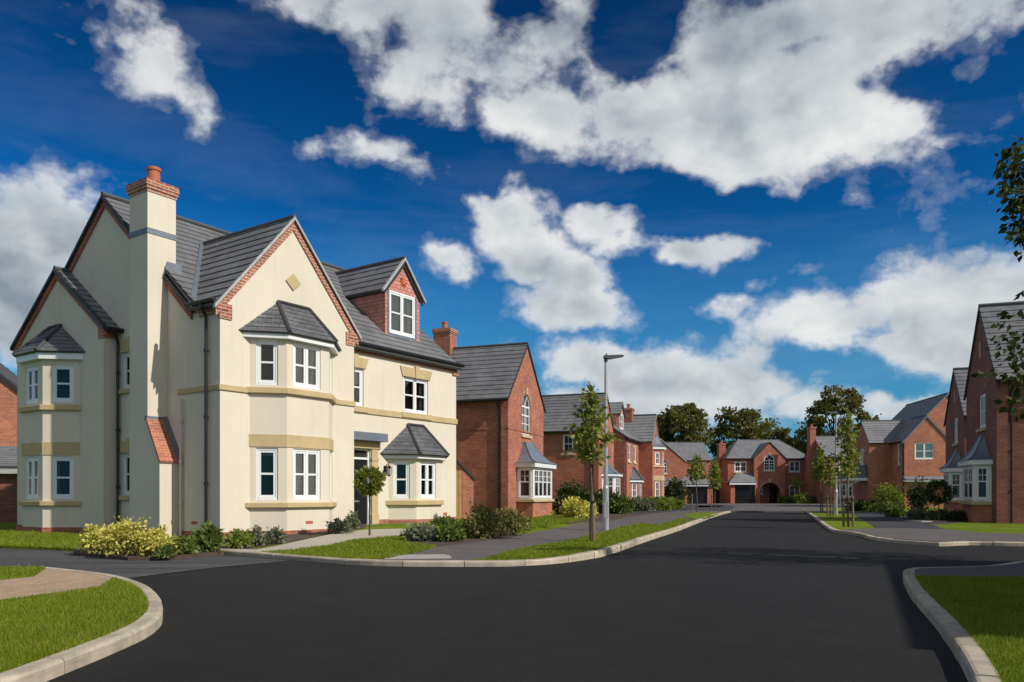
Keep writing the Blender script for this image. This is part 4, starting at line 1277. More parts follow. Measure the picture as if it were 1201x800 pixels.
house_out()


# ---- garden wall and gate between the cream house and its neighbour
def garden():
    h = empty('garden_wall', (-1.82, 29.0, 0), R(14))
    tag(h, 'brick garden wall with sloping coping right of the golden timber gate', 'wall')
    P = Pl((0, 0, 0), (1, 0, 0))
    mb = MB(); mb.prism(P, [(0, 0), (.42, 0), (.42, 1.62), (0, 2.05)], -.22, 0); mb.build('brickwork', M['brick_soft'], h)
    mb = MB(); mb.prism(P, [(-.5, 2.57), (.47, 1.58), (.47, 1.68), (-.5, 2.67)], -.27, .05); mb.build('coping', M['slate'], h)
    g = empty('garden_gate', (-2.76, 28.72, 0), R(14))
    tag(g, 'golden timber garden gate at the right end of the cream house', 'gate')
    mb = MB()
    for k in range(7): mb.slab(P, .02 + k * .135, .145 + k * .135, .05, 1.95, -.03, 0)
    mb.build('boards', M['timber'], g)
    mb = MB(); mb.slab(P, .0, .96, .3, .42, -.07, -.031); mb.slab(P, .0, .96, 1.5, 1.62, -.07, -.031); mb.build('ledge', M['timber'], g)


garden()


def fence(label, pts, H=1.85):
    a, b = Vector((*pts[0], 0)), Vector((*pts[1], 0))
    P = Pl((0, 0, 0), (b - a))
    h = empty('timber_fence', (a.x, a.y, 0), 0); tag(h, label, 'fence', 'dark timber fences')
    L = (b - a).length
    mb = MB(); n = int(L / .15)
    for k in range(n): mb.slab(P, k * L / n, (k + 1) * L / n - .012, .05, H + .02 * (k % 2), -.02, .0)
    mb.build('boards', M['fence'], h)
    for k in range(int(L / 1.9) + 1):
        mb = MB(); mb.slab(P, min(k * 1.9, L - .1), min(k * 1.9, L - .1) + .1, 0, H + .08, .003, .1); mb.build('post', M['fence'], h)


fence('dark timber fence between the fifth left house and the house closing the road', ((22.0, 91.0), (24.2, 92.0)))
fence('dark timber fence to the right of the house closing the road', ((34.0, 91.5), (36.0, 91.5)))
# ------------------------------------------------------------------ ground
def smooth_line(pts, sub=6):
    """Catmull-Rom through 2D points"""
    out = []
    n = len(pts)
    for i in range(n - 1):
        p0, p1, p2, p3 = pts[max(i - 1, 0)], pts[i], pts[i + 1], pts[min(i + 2, n - 1)]
        for k in range(sub):
            t = k / sub
            out.append(tuple(.5 * (2 * p1[j] + (p2[j] - p0[j]) * t + (2 * p0[j] - 5 * p1[j] + 4 * p2[j] - p3[j]) * t * t + (3 * p1[j] - p0[j] - 3 * p2[j] + p3[j]) * t ** 3) for j in (0, 1)))
    out.append(tuple(pts[-1]))
    return out


def sheet(name, pts, z, mat, cut=0, off=0.0, kind='structure', skirt=.15, wob=0.0):
    """a ground sheet; z is a number or a function of X, Y"""
    zf = z if callable(z) else (lambda x, y: z)
    me = bpy.data.meshes.new(name)
    bm = bmesh.new()
    vs = [bm.verts.new((a, b, 0)) for a, b in pts]
    loops = [[Vector((a, b, 0)) for a, b in pts]]
    for t in tessellate_polygon(loops):
        a, b, c = t
        P = [Vector((*pts[k], 0)) for k in t]
        cr = (P[1] - P[0]).cross(P[2] - P[0]).z
        if abs(cr) < 1e-9: continue
        bm.faces.new([vs[a], vs[b], vs[c]] if cr > 0 else [vs[a], vs[c], vs[b]])
    if cut:
        xs = [p[0] for p in pts]; ys = [p[1] for p in pts]
        for ax, lo, hi in ((0, min(xs), max(xs)), (1, min(ys), max(ys))):
            k = math.ceil(lo / cut)
            while k * cut < hi:
                co = [0, 0, 0]; no = [0, 0, 0]; co[ax] = k * cut; no[ax] = 1
                bmesh.ops.bisect_plane(bm, geom=bm.verts[:] + bm.edges[:] + bm.faces[:], plane_co=co, plane_no=no); k += 1
    rnd = random.Random(5)
    for v in bm.verts: v.co.z = zf(v.co.x, v.co.y) + off
    if skirt:
        be = [e for e in bm.edges if e.is_boundary]
        r = bmesh.ops.extrude_edge_only(bm, edges=be)
        for v in [g for g in r['geom'] if isinstance(g, bmesh.types.BMVert)]: v.co.z -= skirt
    bmesh.ops.recalc_face_normals(bm, faces=bm.faces)
    if bm.faces and sum(f.normal.z * f.calc_area() for f in bm.faces) < 0: bmesh.ops.reverse_faces(bm, faces=bm.faces)
    bm.to_mesh(me); bm.free()
    me.materials.append(M[mat])
    o = bpy.data.objects.new(name, me); COL.objects.link(o)
    o['kind'] = kind
    return o


def kerb(pts, zf, w=.125, stone=.915, drop=None):
    """kerb stones along a road-side line; the land is on the left of the line as it runs"""
    P = [Vector(p) for p in pts]
    d = [0.0]
    for i in range(1, len(P)): d.append(d[-1] + (P[i] - P[i - 1]).length)
    def at(s):
        s = min(max(s, 0), d[-1] - 1e-4)
        i = max(k for k in range(len(d)) if d[k] <= s)
        i = min(i, len(P) - 2)
        t = (s - d[i]) / max(1e-6, d[i + 1] - d[i])
        p = P[i].lerp(P[i + 1], t)
        i0, i1 = max(i - 1, 0), min(i + 2, len(P) - 1)
        tg = (P[i1] - P[i0]).normalized()
        return p, Vector((-tg.y, tg.x))
    mb = MB(); rnd = random.Random(3)
    s = 0.0
    while s < d[-1] - .1:
        e = min(s + stone - .012, d[-1])
        m = 4
        rings = []
        jz = rnd.uniform(-.004, .004); jd = rnd.uniform(-.004, .004)
        for k in range(m + 1):
            p, n = at(s + (e - s) * k / m)
            z = zf(p.x, p.y) + .012 + jz
            prof = [(jd, -.12), (jd, z - .022), (.012 + jd, z - .005), (.03 + jd, z), (w, z), (w, -.12)]
            rings.append([(p.x + n.x * a, p.y + n.y * a, b) for a, b in prof])
        for k in range(m):
            for q in range(5):
                mb.face([rings[k][q], rings[k + 1][q], rings[k + 1][q + 1], rings[k][q + 1]])
        mb.face(list(rings[0])); mb.face(list(reversed(rings[-1])))
        s += stone
    o = mb.build('kerb', M['kerb'], weld=True); o['kind'] = 'structure'
    # mortar bed between the stones
    return o


def inset(pts, w):
    out = []
    n = len(pts)
    for i in range(n):
        a, b = Vector(pts[max(i - 1, 0)]), Vector(pts[min(i + 1, n - 1)])
        t = (b - a).normalized()
        out.append((pts[i][0] - t.y * w, pts[i][1] + t.x * w))
    return out


flat = lambda x, y: .085

# land to the horizon, then the road
g = sheet('ground', [(-900, -60), (900, -60), (900, 2500), (-900, 2500)], -.06, 'meadow', skirt=0)
sheet('road', [(-40, -8), (40, -8), (40, 75), (-40, 75)], 0.0, 'road', skirt=0)

# --- the left island with the cream house (kerb runs from far end towards us, so land is on its left... reversed below)
LK = gps([(213, 647), (262, 650.5), (310, 654.5), (360, 658.5), (420, 663), (480, 664.6), (545, 664.8), (590, 664.6), (625, 663.3), (655, 661), (684, 657.3), (712, 651.5), (742, 641.2), (768, 632), (794, 623.5), (815, 615.2), (834, 607.8), (848, 603.4), (857, 601.2)])
LKs = smooth_line(LK, 5)
kerb(LKs, lambda x, y: min(.10, gz(x, y) + .02))
LB = gps([(0, 643), (60, 645.5), (100, 647.5), (150, 651), (200, 650)])
land = inset(LKs, .11)
sheet('verge_land', [(-45, LB[0][1] + .6)] + LB + land + [(14.5, 55), (16.5, 70), (16.5, 140), (-60, 140)], gz, 'lawn', .9, 0.0)
inner = inset(LKs, .122)


def seg(px0, px1, line=inner):
    """the stretch of a kerb's inner edge between two photograph columns"""
    return [p for p in line if px0 <= CX + F * p[0] / p[1] <= px1]


# footway along the left side; it meets the kerb where the drive drops
fw_top = gps([(515, 638.5), (560, 633.5), (600, 628.5), (640, 622.5), (676, 617), (713, 611.5), (739, 606.6), (760, 603.5), (790, 600.2), (815, 598.5)], .1)
fw_low = gps([(812, 604.5), (800, 606.4), (786, 612.8), (775, 615.3), (749, 614), (730, 617.8), (700, 626.2), (658, 635), (600, 645), (552, 655.5)], .1)
sheet('footway', [gp(428, 653.6, .1)] + gps([(460, 650.0)], .1) + fw_top + [inner[-1]] + list(reversed(seg(812, 856))) + fw_low[1:] + list(reversed(seg(420, 549))), gz, 'footway', .9, .012)
sheet('driveway', gps([(735, 603.5), (815, 598.3), (857, 598.8), (862, 593.5), (840, 592), (700, 593.5)], .1), gz, 'drive', 2, .02)
# pale path round the cream house
path = [A_world(*p) for p in ((-.25, -2.1), (.2, -2.75), (1.6, -2.35), (3.0, -1.75), (4.2, -1.25), (9.0, -1.1), (9.0, -.25), (4.3, -.35), (3.6, -.75), (2.9, -1.0), (1.2, -1.25), (.3, -1.6))]
sheet('path', seg(222, 291) + gps([(345, 641.5), (420, 632), (470, 628.5), (520, 629.5), (524, 626), (470, 624), (428, 624.5), (386, 627.5), (345, 633.5), (300, 641)], .12), gz, 'slabs', .8, .016)
# planting beds
sheet('planting_bed', gps([(86, 645), (150, 650.4), (205, 649.5), (240, 646.5), (290, 641), (345, 633.5), (386, 627.5), (428, 624), (430, 619), (380, 620), (258, 628), (150, 634), (96, 634)], .1), gz, 'mulch', .8, .012)
sheet('planting_bed', gps([(468, 634), (515, 639.5), (560, 634.5), (606, 628.5), (610, 618), (560, 614), (515, 624)], .12), gz, 'mulch', .8, .014)
sheet('planting_bed', gps([(640, 612), (668, 617), (713, 611), (739, 606), (800, 598.8), (800, 595.5), (700, 597), (645, 604)], .1), gz, 'mulch', 1.5, .014)
# cover in the footway
o = empty('inspection_cover', (*gp(490, 650, .1), gz(*gp(490, 650, .1)) + .008), R(8)); tag(o, 'pale rectangular inspection cover set in the left footway by the kerb', 'inspection cover', 'inspection covers')
mb = MB(); mb.box(-.52, .52, -.42, .42, -.02, .007); mb.build('frame', M['manhole'], o, bevel=.004)
mb = MB(); mb.box(-.46, -.004, -.36, .36, .0, .010); mb.box(.004, .46, -.36, .36, 0, .010); mb.build('lid', M['manhole'], o, bevel=.003)
o = empty('inspection_cover', (*gp(1085, 611.5, .1), .11), R(20)); tag(o, 'small pale inspection cover beside the low shrubs on the right', 'inspection cover', 'inspection covers')
mb = MB(); mb.box(-.6, .6, -.4, .4, -.02, .012); mb.build('frame', M['manhole'], o, bevel=.004)
mb = MB(); mb.box(-.52, .52, -.33, .33, 0, .017); mb.build('lid', M['manhole'], o, bevel=.003)

# --- older tarmac of the side road on the left, a hair above the new road
sheet('side_road', gps([(-260, 672), (128, 681), (180, 674.5), (250, 666), (316, 660.2), (340, 657.5), (213, 647.6), (100, 647), (0, 643.5), (-200, 640)]) , .004, 'oldroad', skirt=0)

# joint between the new and the older tarmac
jl = smooth_line(gps([(128, 681.2), (180, 674.6), (250, 666.2), (316, 660.4)]), 4)
sheet('road_joint', inset(jl, .025) + inset(jl, -.025)[::-1], .008, 'footway', skirt=0)

# --- near left island
NK = gps([(53, 673), (75, 675.2), (103, 678.6), (128, 682), (150, 687.5), (171, 696), (184, 706), (190.5, 718), (191, 728), (185, 738), (172, 748), (148, 760), (122, 771.5), (92, 784), (58, 798), (22, 812), (-60, 842)])
NKs = list(reversed(smooth_line(NK, 5)))
NKs = list(reversed(NKs))
kerb(list(reversed(NKs))[::-1][::-1], flat)
nin = inset(list(reversed(NKs)), .118)
sheet('near_verge', nin + [(-9, 10.9), (-14, 10.6), (-14, 2.5)], .085, 'lawn', .6, 0.0)
gravel_poly = [p for p in nin if 52 < CX + F * p[0] / p[1] < 134 and p[1] > 8] + gps([(-160, 682), (0, 681.5), (48, 676)], .085)[::1]
gravel_poly = sorted([p for p in gravel_poly[:-3]], key=lambda p: p[0]) + gps([(118, 690), (60, 697.5), (0, 705), (-160, 722), (-160, 684), (0, 681.5), (40, 677.5)], .085)
sheet('gravel_path', gravel_poly, .096, 'gravel', 0, 0, skirt=.03)

# --- near right island
RK = gps([(1260, 659), (1200, 664.8), (1180, 668.2), (1162, 670.6), (1130, 672), (1097, 673.2), (1075, 673.6), (1064.5, 674.6), (1059.3, 677.6), (1059.5, 684), (1064, 694), (1072, 707), (1082, 719), (1094, 733), (1106, 748.5), (1115, 761), (1121, 771.5), (1128, 784), (1135, 799), (1146, 824), (1170, 880)])
RKs = list(reversed(smooth_line(RK, 5)))
kerb(list(reversed(RKs)), flat, .125)
rin = inset(list(reversed(RKs)), .118)
sheet('near_lawn', rin + [(12, 2.0), (16, 12.5)], .085, 'lawn', .6, 0.0)
sheet('footway', [p for p in rin if p[1] > 9.2] + gps([(1073, 680.2), (1201, 681), (1300, 682)], .085), .094, 'footway', 0, 0, skirt=.03)

# --- far right island
FK = gps([(945.5, 601.2), (949, 604), (954, 607.6), (962, 614.5), (971, 621.6), (979, 625), (1000, 627.6), (1012, 630.6), (1025, 634), (1040, 636.2), (1055, 637.6), (1080, 639.6), (1104, 641), (1137, 639.6), (1200, 640.8), (1300, 642)])
FKs = smooth_line(FK, 5)
kerb(FKs, lambda x, y: .07)
fin = inset(FKs, .118)
sheet('verge_land', fin + [(40, 15.5), (80, 40), (80, 140), (17.5, 140), (17.5, 52)], .08, 'lawn', 0, 0.0)
sheet('footway', [p for p in fin if 985 < CX + F * p[0] / p[1] < 1290] + gps([(1290, 627.5), (1201, 626.5), (1150, 625), (1110, 621.5), (1060, 620), (1028, 620), (1000, 620.5), (984, 622.5)], .08), .092, 'footway', 0, 0, skirt=.03)
sheet('driveway', gps([(1001, 602.6), (1045, 602.4), (1062, 608), (1095, 616), (1110, 622.2), (1030, 621.4), (1018, 613), (1006, 607)], .08), .088, 'drive', 0, 0, skirt=.02)
sheet('footway', gps([(947, 599.8), (1000, 602.5), (1042, 602.5), (1035, 600.5), (985, 600), (960, 597.5), (945, 596)], .08), .09, 'footway', 0, 0, skirt=.02)
sheet('planting_bed', gps([(1050, 604.5), (1068, 610.5), (1098, 615.5), (1135, 612.5), (1135, 604), (1060, 600)], .08), .09, 'mulch', 0, 0, skirt=.02)

# --- paved end of the road before the closing house
sheet('forecourt', [(13.0, 47.3), (17.6, 47.3), (19.5, 53), (34, 70), (34, 88.8), (14, 88.8), (14.5, 60)], .095, 'footway', 0, 0, skirt=.12)
sheet('verge_land', [(30.5, 83.5), (34.5, 83.5), (34.5, 90), (30.5, 90)], .10, 'lawn', 0, 0.0, skirt=.05)
sheet('lawn_strip', gps([(801, 604.6), (812, 601.8), (836, 600.9), (843, 602.6), (833, 606), (818, 610.4)], .1), gz, 'lawn', 0, .022, skirt=.03)
sheet('lawn_strip', gps([(815, 595.4), (845, 594.6), (852, 593.2), (820, 593.3)], .1), .11, 'lawn', 0, 0, skirt=.05)


# ------------------------------------------------------------------ street lamps
def lamp(px, py, d, H, label, ax):
    X, Y = gp(px, py, .1)
    o = empty('street_lamp', (X, Y, .08), 0)
    tag(o, label, 'street lamp', 'street lamps')
    mb = MB(); mb.tube([(0, 0, 0), (0, 0, 1.15), (0, 0, 1.16), (0, 0, 1.22)], [.085, .085, .08, .06], 14); mb.tube([(0, 0, 1.2), (0, 0, H)], [.058, .036], 12)
    p = mb.build('pole', M['steel'], o, False)
    mb = MB(); mb.box(-.05, .05, -.088, -.08, .35, .8); mb.build('access_door', M['steel'], p)
    mb = MB()
    mb.tube([(0, 0, H - .12), (0, 0, H + .06)], [.05, .05], 10)
    P = Pl((0, 0, H), (ax[0], ax[1], 0))
    mb.prism(P, [(-.06, -.02), (.10, -.045), (.46, .02), (.49, .045), (.42, .065), (.05, .05), (-.06, .045)], -.09, .09)
    mb.prism(P, [(.0, .06), (.03, .06), (.03, .11), (.0, .11)], -.02, .02)
    hd = mb.build('lamp_head', M['lampgrey'], o, bevel=.01)
    mb = MB(); mb.prism(P, [(.16, -.04), (.42, .008), (.42, .014), (.16, -.028)], -.07, .07); mb.build('lens', M['lampglass'], hd)


lamp(710.5, 622, 0, 4.66, 'grey steel street lamp beside the staked sapling on the left verge', (1, 0))
lamp(980.5, 603.2, 0, 5.0, 'grey steel street lamp on the right hand verge, far along the road', (-1, 0))
# ------------------------------------------------------------------ plants
def leaves_mesh(name, pts, size, mat, parent, seed, droop=.0, elong=1.6, var=.35):
    """one small folded leaf at every point, each turned its own way"""
    rng = np.random.default_rng(seed)
    P = np.asarray(pts, dtype=np.float64)
    n = len(P)
    if n == 0: return None
    a = rng.normal(size=(n, 3)); a[:, 2] -= droop
    a /= np.linalg.norm(a, axis=1)[:, None]
    b = np.cross(a, rng.normal(size=(n, 3))); b /= np.maximum(np.linalg.norm(b, axis=1)[:, None], 1e-6)
    c = np.cross(a, b)
    s = size * (1 + var * rng.uniform(-1, 1, n))[:, None]
    L, W = s * elong * .5, s * .5
    v = np.stack([P - a * L, P + b * W + c * W * .35 - a * L * .1, P + a * L, P - b * W + c * W * .35 - a * L * .1], axis=1).reshape(-1, 3)
    me = bpy.data.meshes.new(name)
    me.vertices.add(4 * n); me.vertices.foreach_set('co', v.astype(np.float32).ravel())
    me.loops.add(4 * n); me.loops.foreach_set('vertex_index', np.arange(4 * n, dtype=np.int32))
    me.polygons.add(n); me.polygons.foreach_set('loop_start', np.arange(0, 4 * n, 4, dtype=np.int32))
    me.polygons.foreach_set('loop_total', np.full(n, 4, dtype=np.int32))
    me.update(calc_edges=True)
    me.materials.append(M[mat])
    o = bpy.data.objects.new(name, me); COL.objects.link(o)
    if parent is not None: o.parent = parent
    return o


def curve_pts(a, b, sag, rnd, n=5, wob=.04):
    a, b = Vector(a), Vector(b)
    L = (b - a).length
    out = []
    for k in range(n + 1):
        t = k / n
        p = a.lerp(b, t); p.z += sag * L * math.sin(t * math.pi)
        if 0 < k < n: p += Vector((rnd.uniform(-1, 1), rnd.uniform(-1, 1), rnd.uniform(-1, 1))) * wob * L
        out.append(p)
    return out


def big_tree(label, X, Y, H, rad, base, seed, n_clump=60, per=150, leaf=.42, clump=1.25, mat='leaf_oak', trunk_r=.45, group='large trees behind the far houses', shape=None):
    rnd = random.Random(seed); rng = np.random.default_rng(seed)
    t = empty('broadleaf_tree', (X, Y, 0)); tag(t, label, 'tree', group)
    mb = MB()
    top = H * .62
    tr = curve_pts((0, 0, -.1), (rnd.uniform(-.6, .6), rnd.uniform(-.6, .6), top), 0, rnd, 6, .012)
    mb.tube(tr, [trunk_r * (1.25 - .9 * k / 6) for k in range(7)], 9)
    pts = []
    lobes = [(rnd.uniform(0, 2 * math.pi), rnd.uniform(.2, 1.0), rnd.uniform(.75, 1.12)) for _ in range(7)]
    for k in range(n_clump):
        a = rnd.uniform(0, 2 * math.pi); h = rnd.uniform(0, 1) ** .85
        prof = math.sin(math.pi * (.12 + .80 * h)) ** .7
        rr = rad * prof * (rnd.uniform(.25, 1) ** .55)
        for (la, lh, lf) in lobes:
            if abs((a - la + math.pi) % (2 * math.pi) - math.pi) < .5 and abs(h - lh) < .25: rr *= lf
        c = Vector((math.cos(a) * rr, math.sin(a) * rr, base + (H - base) * h * rnd.uniform(.93, 1.0)))
        q = tr[min(5, 2 + int(h * 4))]
        if k % 2 == 0: mb.tube(curve_pts(q, c, .08, rnd, 5, .05), [trunk_r * .34, trunk_r * .26, trunk_r * .19, trunk_r * .13, trunk_r * .08, trunk_r * .04], 6, False)
        m = int(per * rnd.uniform(.5, 1.3)); cs = clump * rnd.uniform(.5, 1.05)
        pts.append(np.array(c) + np.clip(rng.normal(size=(m, 3)), -1.7, 1.7) * np.array([cs, cs, cs * .62]) * .62)
    mb.build('trunk', M['bark_dark'], t, True)
    leaves_mesh('crown', np.concatenate(pts), leaf, mat, t, seed, elong=1.35)
    return t


def sapling(label, sl, px, py, H, base, rad, seed, n=900, leaf=.075, mat='leaf_sap', z=.09, stakes=((.13, .1),), sh=.8, lean=0.0, wide=1.0, at=None):
    rnd = random.Random(seed); rng = np.random.default_rng(seed)
    X, Y = at if at else gp(px, py, z)
    t = empty('young_tree', (X, Y, z)); tag(t, label, 'tree', 'young street trees')
    mb = MB()
    tr = curve_pts((0, 0, -.05), (lean, .05, H * .94), 0, rnd, 8, .006)
    mb.tube(tr, [.032 * (1 - .1 * k) + .004 for k in range(9)], 7)
    pts = []
    nb = 40
    for k in range(nb):
        h = base + (H - base) * (k / nb) ** .95
        f = (h - base) / (H - base)
        prof = (math.sin(math.pi * (.16 + .84 * f) ** .75) ** .8) * (1 - .35 * f)
        a = k * 2.4 + rnd.uniform(-.4, .4)
        rr = rad * max(.08, prof) * rnd.uniform(.55, 1.1)
        o = Vector((lean * h / H, .05 * h / H, h - .18 * rr))
        e = o + Vector((math.cos(a) * rr * wide, math.sin(a) * rr * wide, rr * rnd.uniform(.35, .9)))
        br = curve_pts(o, e, .05, rnd, 4, .05)
        mb.tube(br, [.009, .007, .005, .004, .002], 4, False)
        m = max(4, int(n / nb * (rr / rad + .25)))
        for q in range(m):
            s = rnd.uniform(.25, 1.05)
            p = o.lerp(e, s)
            pts.append(np.array(p) + rng.normal(size=3) * (.035 + .09 * rad))
    pts += [np.array((lean, .05, H)) + rng.normal(size=3) * np.array([.03, .03, .12]) for _ in range(14)]
    mb.build('trunk', M['bark'], t, True)
    leaves_mesh('crown', pts, leaf, mat, t, seed, droop=.3, elong=1.5)
    for i, (sx, sy) in enumerate(stakes):
        s = empty('tree_stake', (X + sx, Y + sy, z)); s.rotation_euler = (R(rnd.uniform(-1, 1)), R(rnd.uniform(-2, 2)), rnd.uniform(0, 3))
        tag(s, (sl if isinstance(sl, str) else sl[i]), 'stake', 'tree stakes')
        mb = MB(); mb.tube([(0, 0, -.1), (0, 0, sh - .02), (0, 0, sh)], [.037, .035, .028], 9); mb.build('post', M['stake'], s, False)
        mb = MB(); mb.tube([(0, 0, sh - .16), (0, 0, sh - .11)], [.044, .044], 10); mb.tube([(0, 0, sh - .13), (-sx * .9, -sy * .9, sh - .13)], .014, 5); mb.build('strap', M['black'], s)
    return t


def bush(label, px, py, w, hgt, seed, mat='leaf_green', n=1400, leaf=.06, name='shrub', z=None, dep=None, clumps=16, spread=.30, elong=1.6, group='shrubs in the planting beds', spiky=0.0, cat='shrub', at=None, bottom=.12, mix=None):
    rnd = random.Random(seed); rng = np.random.default_rng(seed)
    X, Y = at if at else gp(px, py, .1)
    z0 = gz(X, Y) if z is None else z
    t = empty(name, (X, Y, z0)); tag(t, label, cat, group)
    dep = dep or w
    mb = MB(); pts = []
    for k in range(clumps):
        a = k * 2.399 + rnd.uniform(-.3, .3); r = math.sqrt((k + .5) / clumps) * rnd.uniform(.75, 1.05)
        hh = (1 - .55 * r * r) * rnd.uniform(.62, 1.08)
        c = Vector((math.cos(a) * r * w * .40, math.sin(a) * r * dep * .40, hgt * hh * .86))
        st = curve_pts((c.x * .25, c.y * .25, -.03), c, .05, rnd, 4, .05)
        mb.tube(st, [.010, .009, .007, .005, .003], 5, False)
        m = int(n / clumps * rnd.uniform(.7, 1.3))
        s = spread * min(w, hgt) * rnd.uniform(.7, 1.15)
        q = np.array(c) + np.clip(rng.normal(size=(m, 3)), -2, 2) * s * np.array([.62, .62, .55])
        if spiky:
            tt = rng.uniform(.2, 1.1, m)[:, None]
            q = np.array(st[0]) * (1 - tt) + np.array(c) * tt + rng.normal(size=(m, 3)) * .05 * w
        q[:, 2] = np.where(q[:, 2] < .02, np.abs(q[:, 2]) + .02, q[:, 2])
        pts.append(q)
    m = int(n * bottom)
    a = rng.uniform(0, 2 * math.pi, m); r = np.sqrt(rng.uniform(0, 1, m))
    pts.append(np.stack([np.cos(a) * r * w * .45, np.sin(a) * r * dep * .45, rng.uniform(.02, hgt * .35, m)], 1))
    mb.build('stems', M['bark'], t, True)
    leaves_mesh('foliage', np.concatenate(pts), leaf, mat, t, seed, elong=elong)
    return t


def ball_tree(label, px, py, H, r, seed, mat, n=1500, leaf=.05, z=None):
    rnd = random.Random(seed); rng = np.random.default_rng(seed)
    X, Y = gp(px, py, .15)
    t = empty('clipped_ball_tree', (X, Y, gz(X, Y) if z is None else z)); tag(t, label, 'tree', 'clipped ball trees')
    mb = MB(); mb.tube(curve_pts((0, 0, -.05), (0, 0, H - r), 0, rnd, 5, .008), [.028, .025, .022, .022, .02, .02], 7)
    for k in range(12):
        a = k * 2.4; e = Vector((math.cos(a) * r * .7, math.sin(a) * r * .7, H - r + r * rnd.uniform(-.6, .7)))
        mb.tube([(0, 0, H - 1.6 * r), e], [.012, .004], 4, False)
    mb.build('trunk', M['bark'], t, True)
    d = rng.normal(size=(n, 3)); d /= np.linalg.norm(d, axis=1)[:, None]
    rr = r * rng.uniform(.45, 1.02, n) ** .6 * (1 + .17 * np.sin(d[:, 0] * 7 + seed) * np.cos(d[:, 2] * 6 + d[:, 1] * 5))
    leaves_mesh('crown', d * rr[:, None] + np.array([0, 0, H - r]), leaf, mat, t, seed)


# trees beyond the houses
big_tree('broad dark tree behind the fifth left house, leftmost of the far trees', 24.9, 118, 14.4, 4.9, 5.5, 11, 70, 170, .34)
big_tree('spreading far tree with brown tinged crown left behind the closing house', 34.3, 120, 14.0, 4.2, 3.0, 12, 56, 150, .34)
big_tree('lower far tree just behind the roof of the closing house', 39.6, 124, 12.6, 4.0, 3.0, 13, 44, 150, .34)
big_tree('tallest far tree, dark with open gaps, right of the closing house', 48.0, 116, 16.3, 6.4, 2.5, 14, 88, 150, .34)
big_tree('dark lower tree between the closing house and the far right house', 43.2, 122, 9.4, 3.4, 2.0, 15, 40, 130, .34)

# young trees in the verges
sapling('young tree with a leafy crown beside the left street lamp', "stout weathered stake at the foot of the left lamp's young tree", 693.5, 635.5, 3.1, 1.62, .5, 21, 1250, .075, stakes=((.03, -.16),), sh=.95, wide=1.0)
sapling('slim young tree on the far left verge before the black garage', 'thin stake left of the slim young tree on the far left', 817, 601.5, 2.95, 1.75, .62, 22, 900, .11, stakes=((-.25, .1),), sh=1.0)
sapling('narrow young tree at the far end of the left kerb', "thin stake at the narrow young tree at the left kerb's end", 838.5, 598.5, 3.1, 1.4, .5, 23, 900, .12, stakes=((-.2, .1),), sh=1.0)
sapling('young tree at the far corner of the right verge, tied to a post', "stout post tied to the young tree at the right verge's far corner", 962.5, 600.2, 3.6, 1.8, .55, 24, 1000, .12, stakes=((.05, -.15),), sh=1.05)
sapling('tall young tree nearest to us on the right hand verge', ['right stake of the tall nearest tree on the right verge', 'left stake of the tall nearest tree on the right verge'], 995, 618, 3.38, 1.5, .42, 25, 1000, .085, z=.08, stakes=((.1, -.1), (-.12, .06)), sh=.95)
sapling('young tree between two thin stakes beside the right street lamp', ['right thin stake of the tree beside the right street lamp', 'left thin stake of the tree beside the right street lamp'], 974, 606, 2.6, 1.4, .4, 26, 450, .09, z=.08, stakes=((.13, 0), (-.13, 0)), sh=.95)
sapling('small young tree before the right windows of the closing house', 'thin stake of the small tree before the closing house', 928, 593, 2.9, 1.7, .7, 27, 500, .14, at=(31.2, 86.5), stakes=((.2, 0),), sh=1.0)

# shrubs by the cream house
bush('large yellow variegated shrub, leftmost below the tall chimney', 122, 644.5, .82, .56, 31, 'leaf_yellow', 1300, .04, clumps=13, spread=.24, z=.04)
bush('yellow variegated shrub with the tallest shoots, in front of the tall chimney', 152, 648, .80, .68, 32, 'leaf_yellow', 1400, .04, clumps=13, spread=.22, z=.04)
bush('yellow variegated shrub spreading to the right below the brick chimney shoulder', 182, 648.5, .72, .47, 33, 'leaf_yellow', 1100, .04, clumps=12, spread=.25, z=.04)
bush('low dark green shrub between the yellow shrubs and the glossy green one', 212, 647, .55, .27, 34, 'leaf_green', 600, .05, z=.05)
bush('low green shrub under the right end of the yellow shrubs', 195, 650, .38, .17, 35, 'leaf_green', 350, .045, z=.05)
bush('rounded glossy green shrub at the corner of the cream house by the black downpipe', 243, 644, .56, .42, 36, 'leaf_green', 900, .055, z=.06, elong=2.4)
bush('small yellowish green shrub under the front bay of the cream house', 281, 640, .55, .32, 37, 'leaf_lime', 600, .045, z=.06)
bush('loose flowering grey green plant under the middle of the front bay', 300, 638, .5, .4, 38, 'leaf_grey', 500, .04, z=.07, spiky=1, elong=2.6)
bush('small grey green shrub under the right side of the front bay', 322, 636, .45, .3, 39, 'leaf_grey', 700, .04, z=.08)
bush('feathery grey plant left of the black front door', 398, 627.5, .8, .38, 40, 'leaf_grey', 700, .04, spiky=1, elong=3.2)
bush('taller silvery plant close to the front door step', 413, 624.5, .5, .5, 41, 'leaf_grey', 500, .04, spiky=1, elong=3.0)
ball_tree('clipped ball tree on a thin stem in front of the black front door', 433.5, 627, 1.57, .32, 42, 'leaf_sap', 1300, .06)
bush('low silvery lavender mound at the left end of the front bed', 498, 634, 1.0, .30, 43, 'leaf_grey', 1500, .04, elong=2.4, spread=.4)
bush('green leafy shrub beside the silvery mound in the front bed', 527, 635, .62, .36, 44, 'leaf_green', 1100, .05)
bush('yellow green shrub in the middle of the front bed', 546, 631, .75, .38, 45, 'leaf_lime', 1000, .05)
bush('tall reddish rose bush in the front bed before the brick gable house', 566, 631, 1.1, .74, 46, 'leaf_rose', 1300, .05, clumps=17, spread=.23)
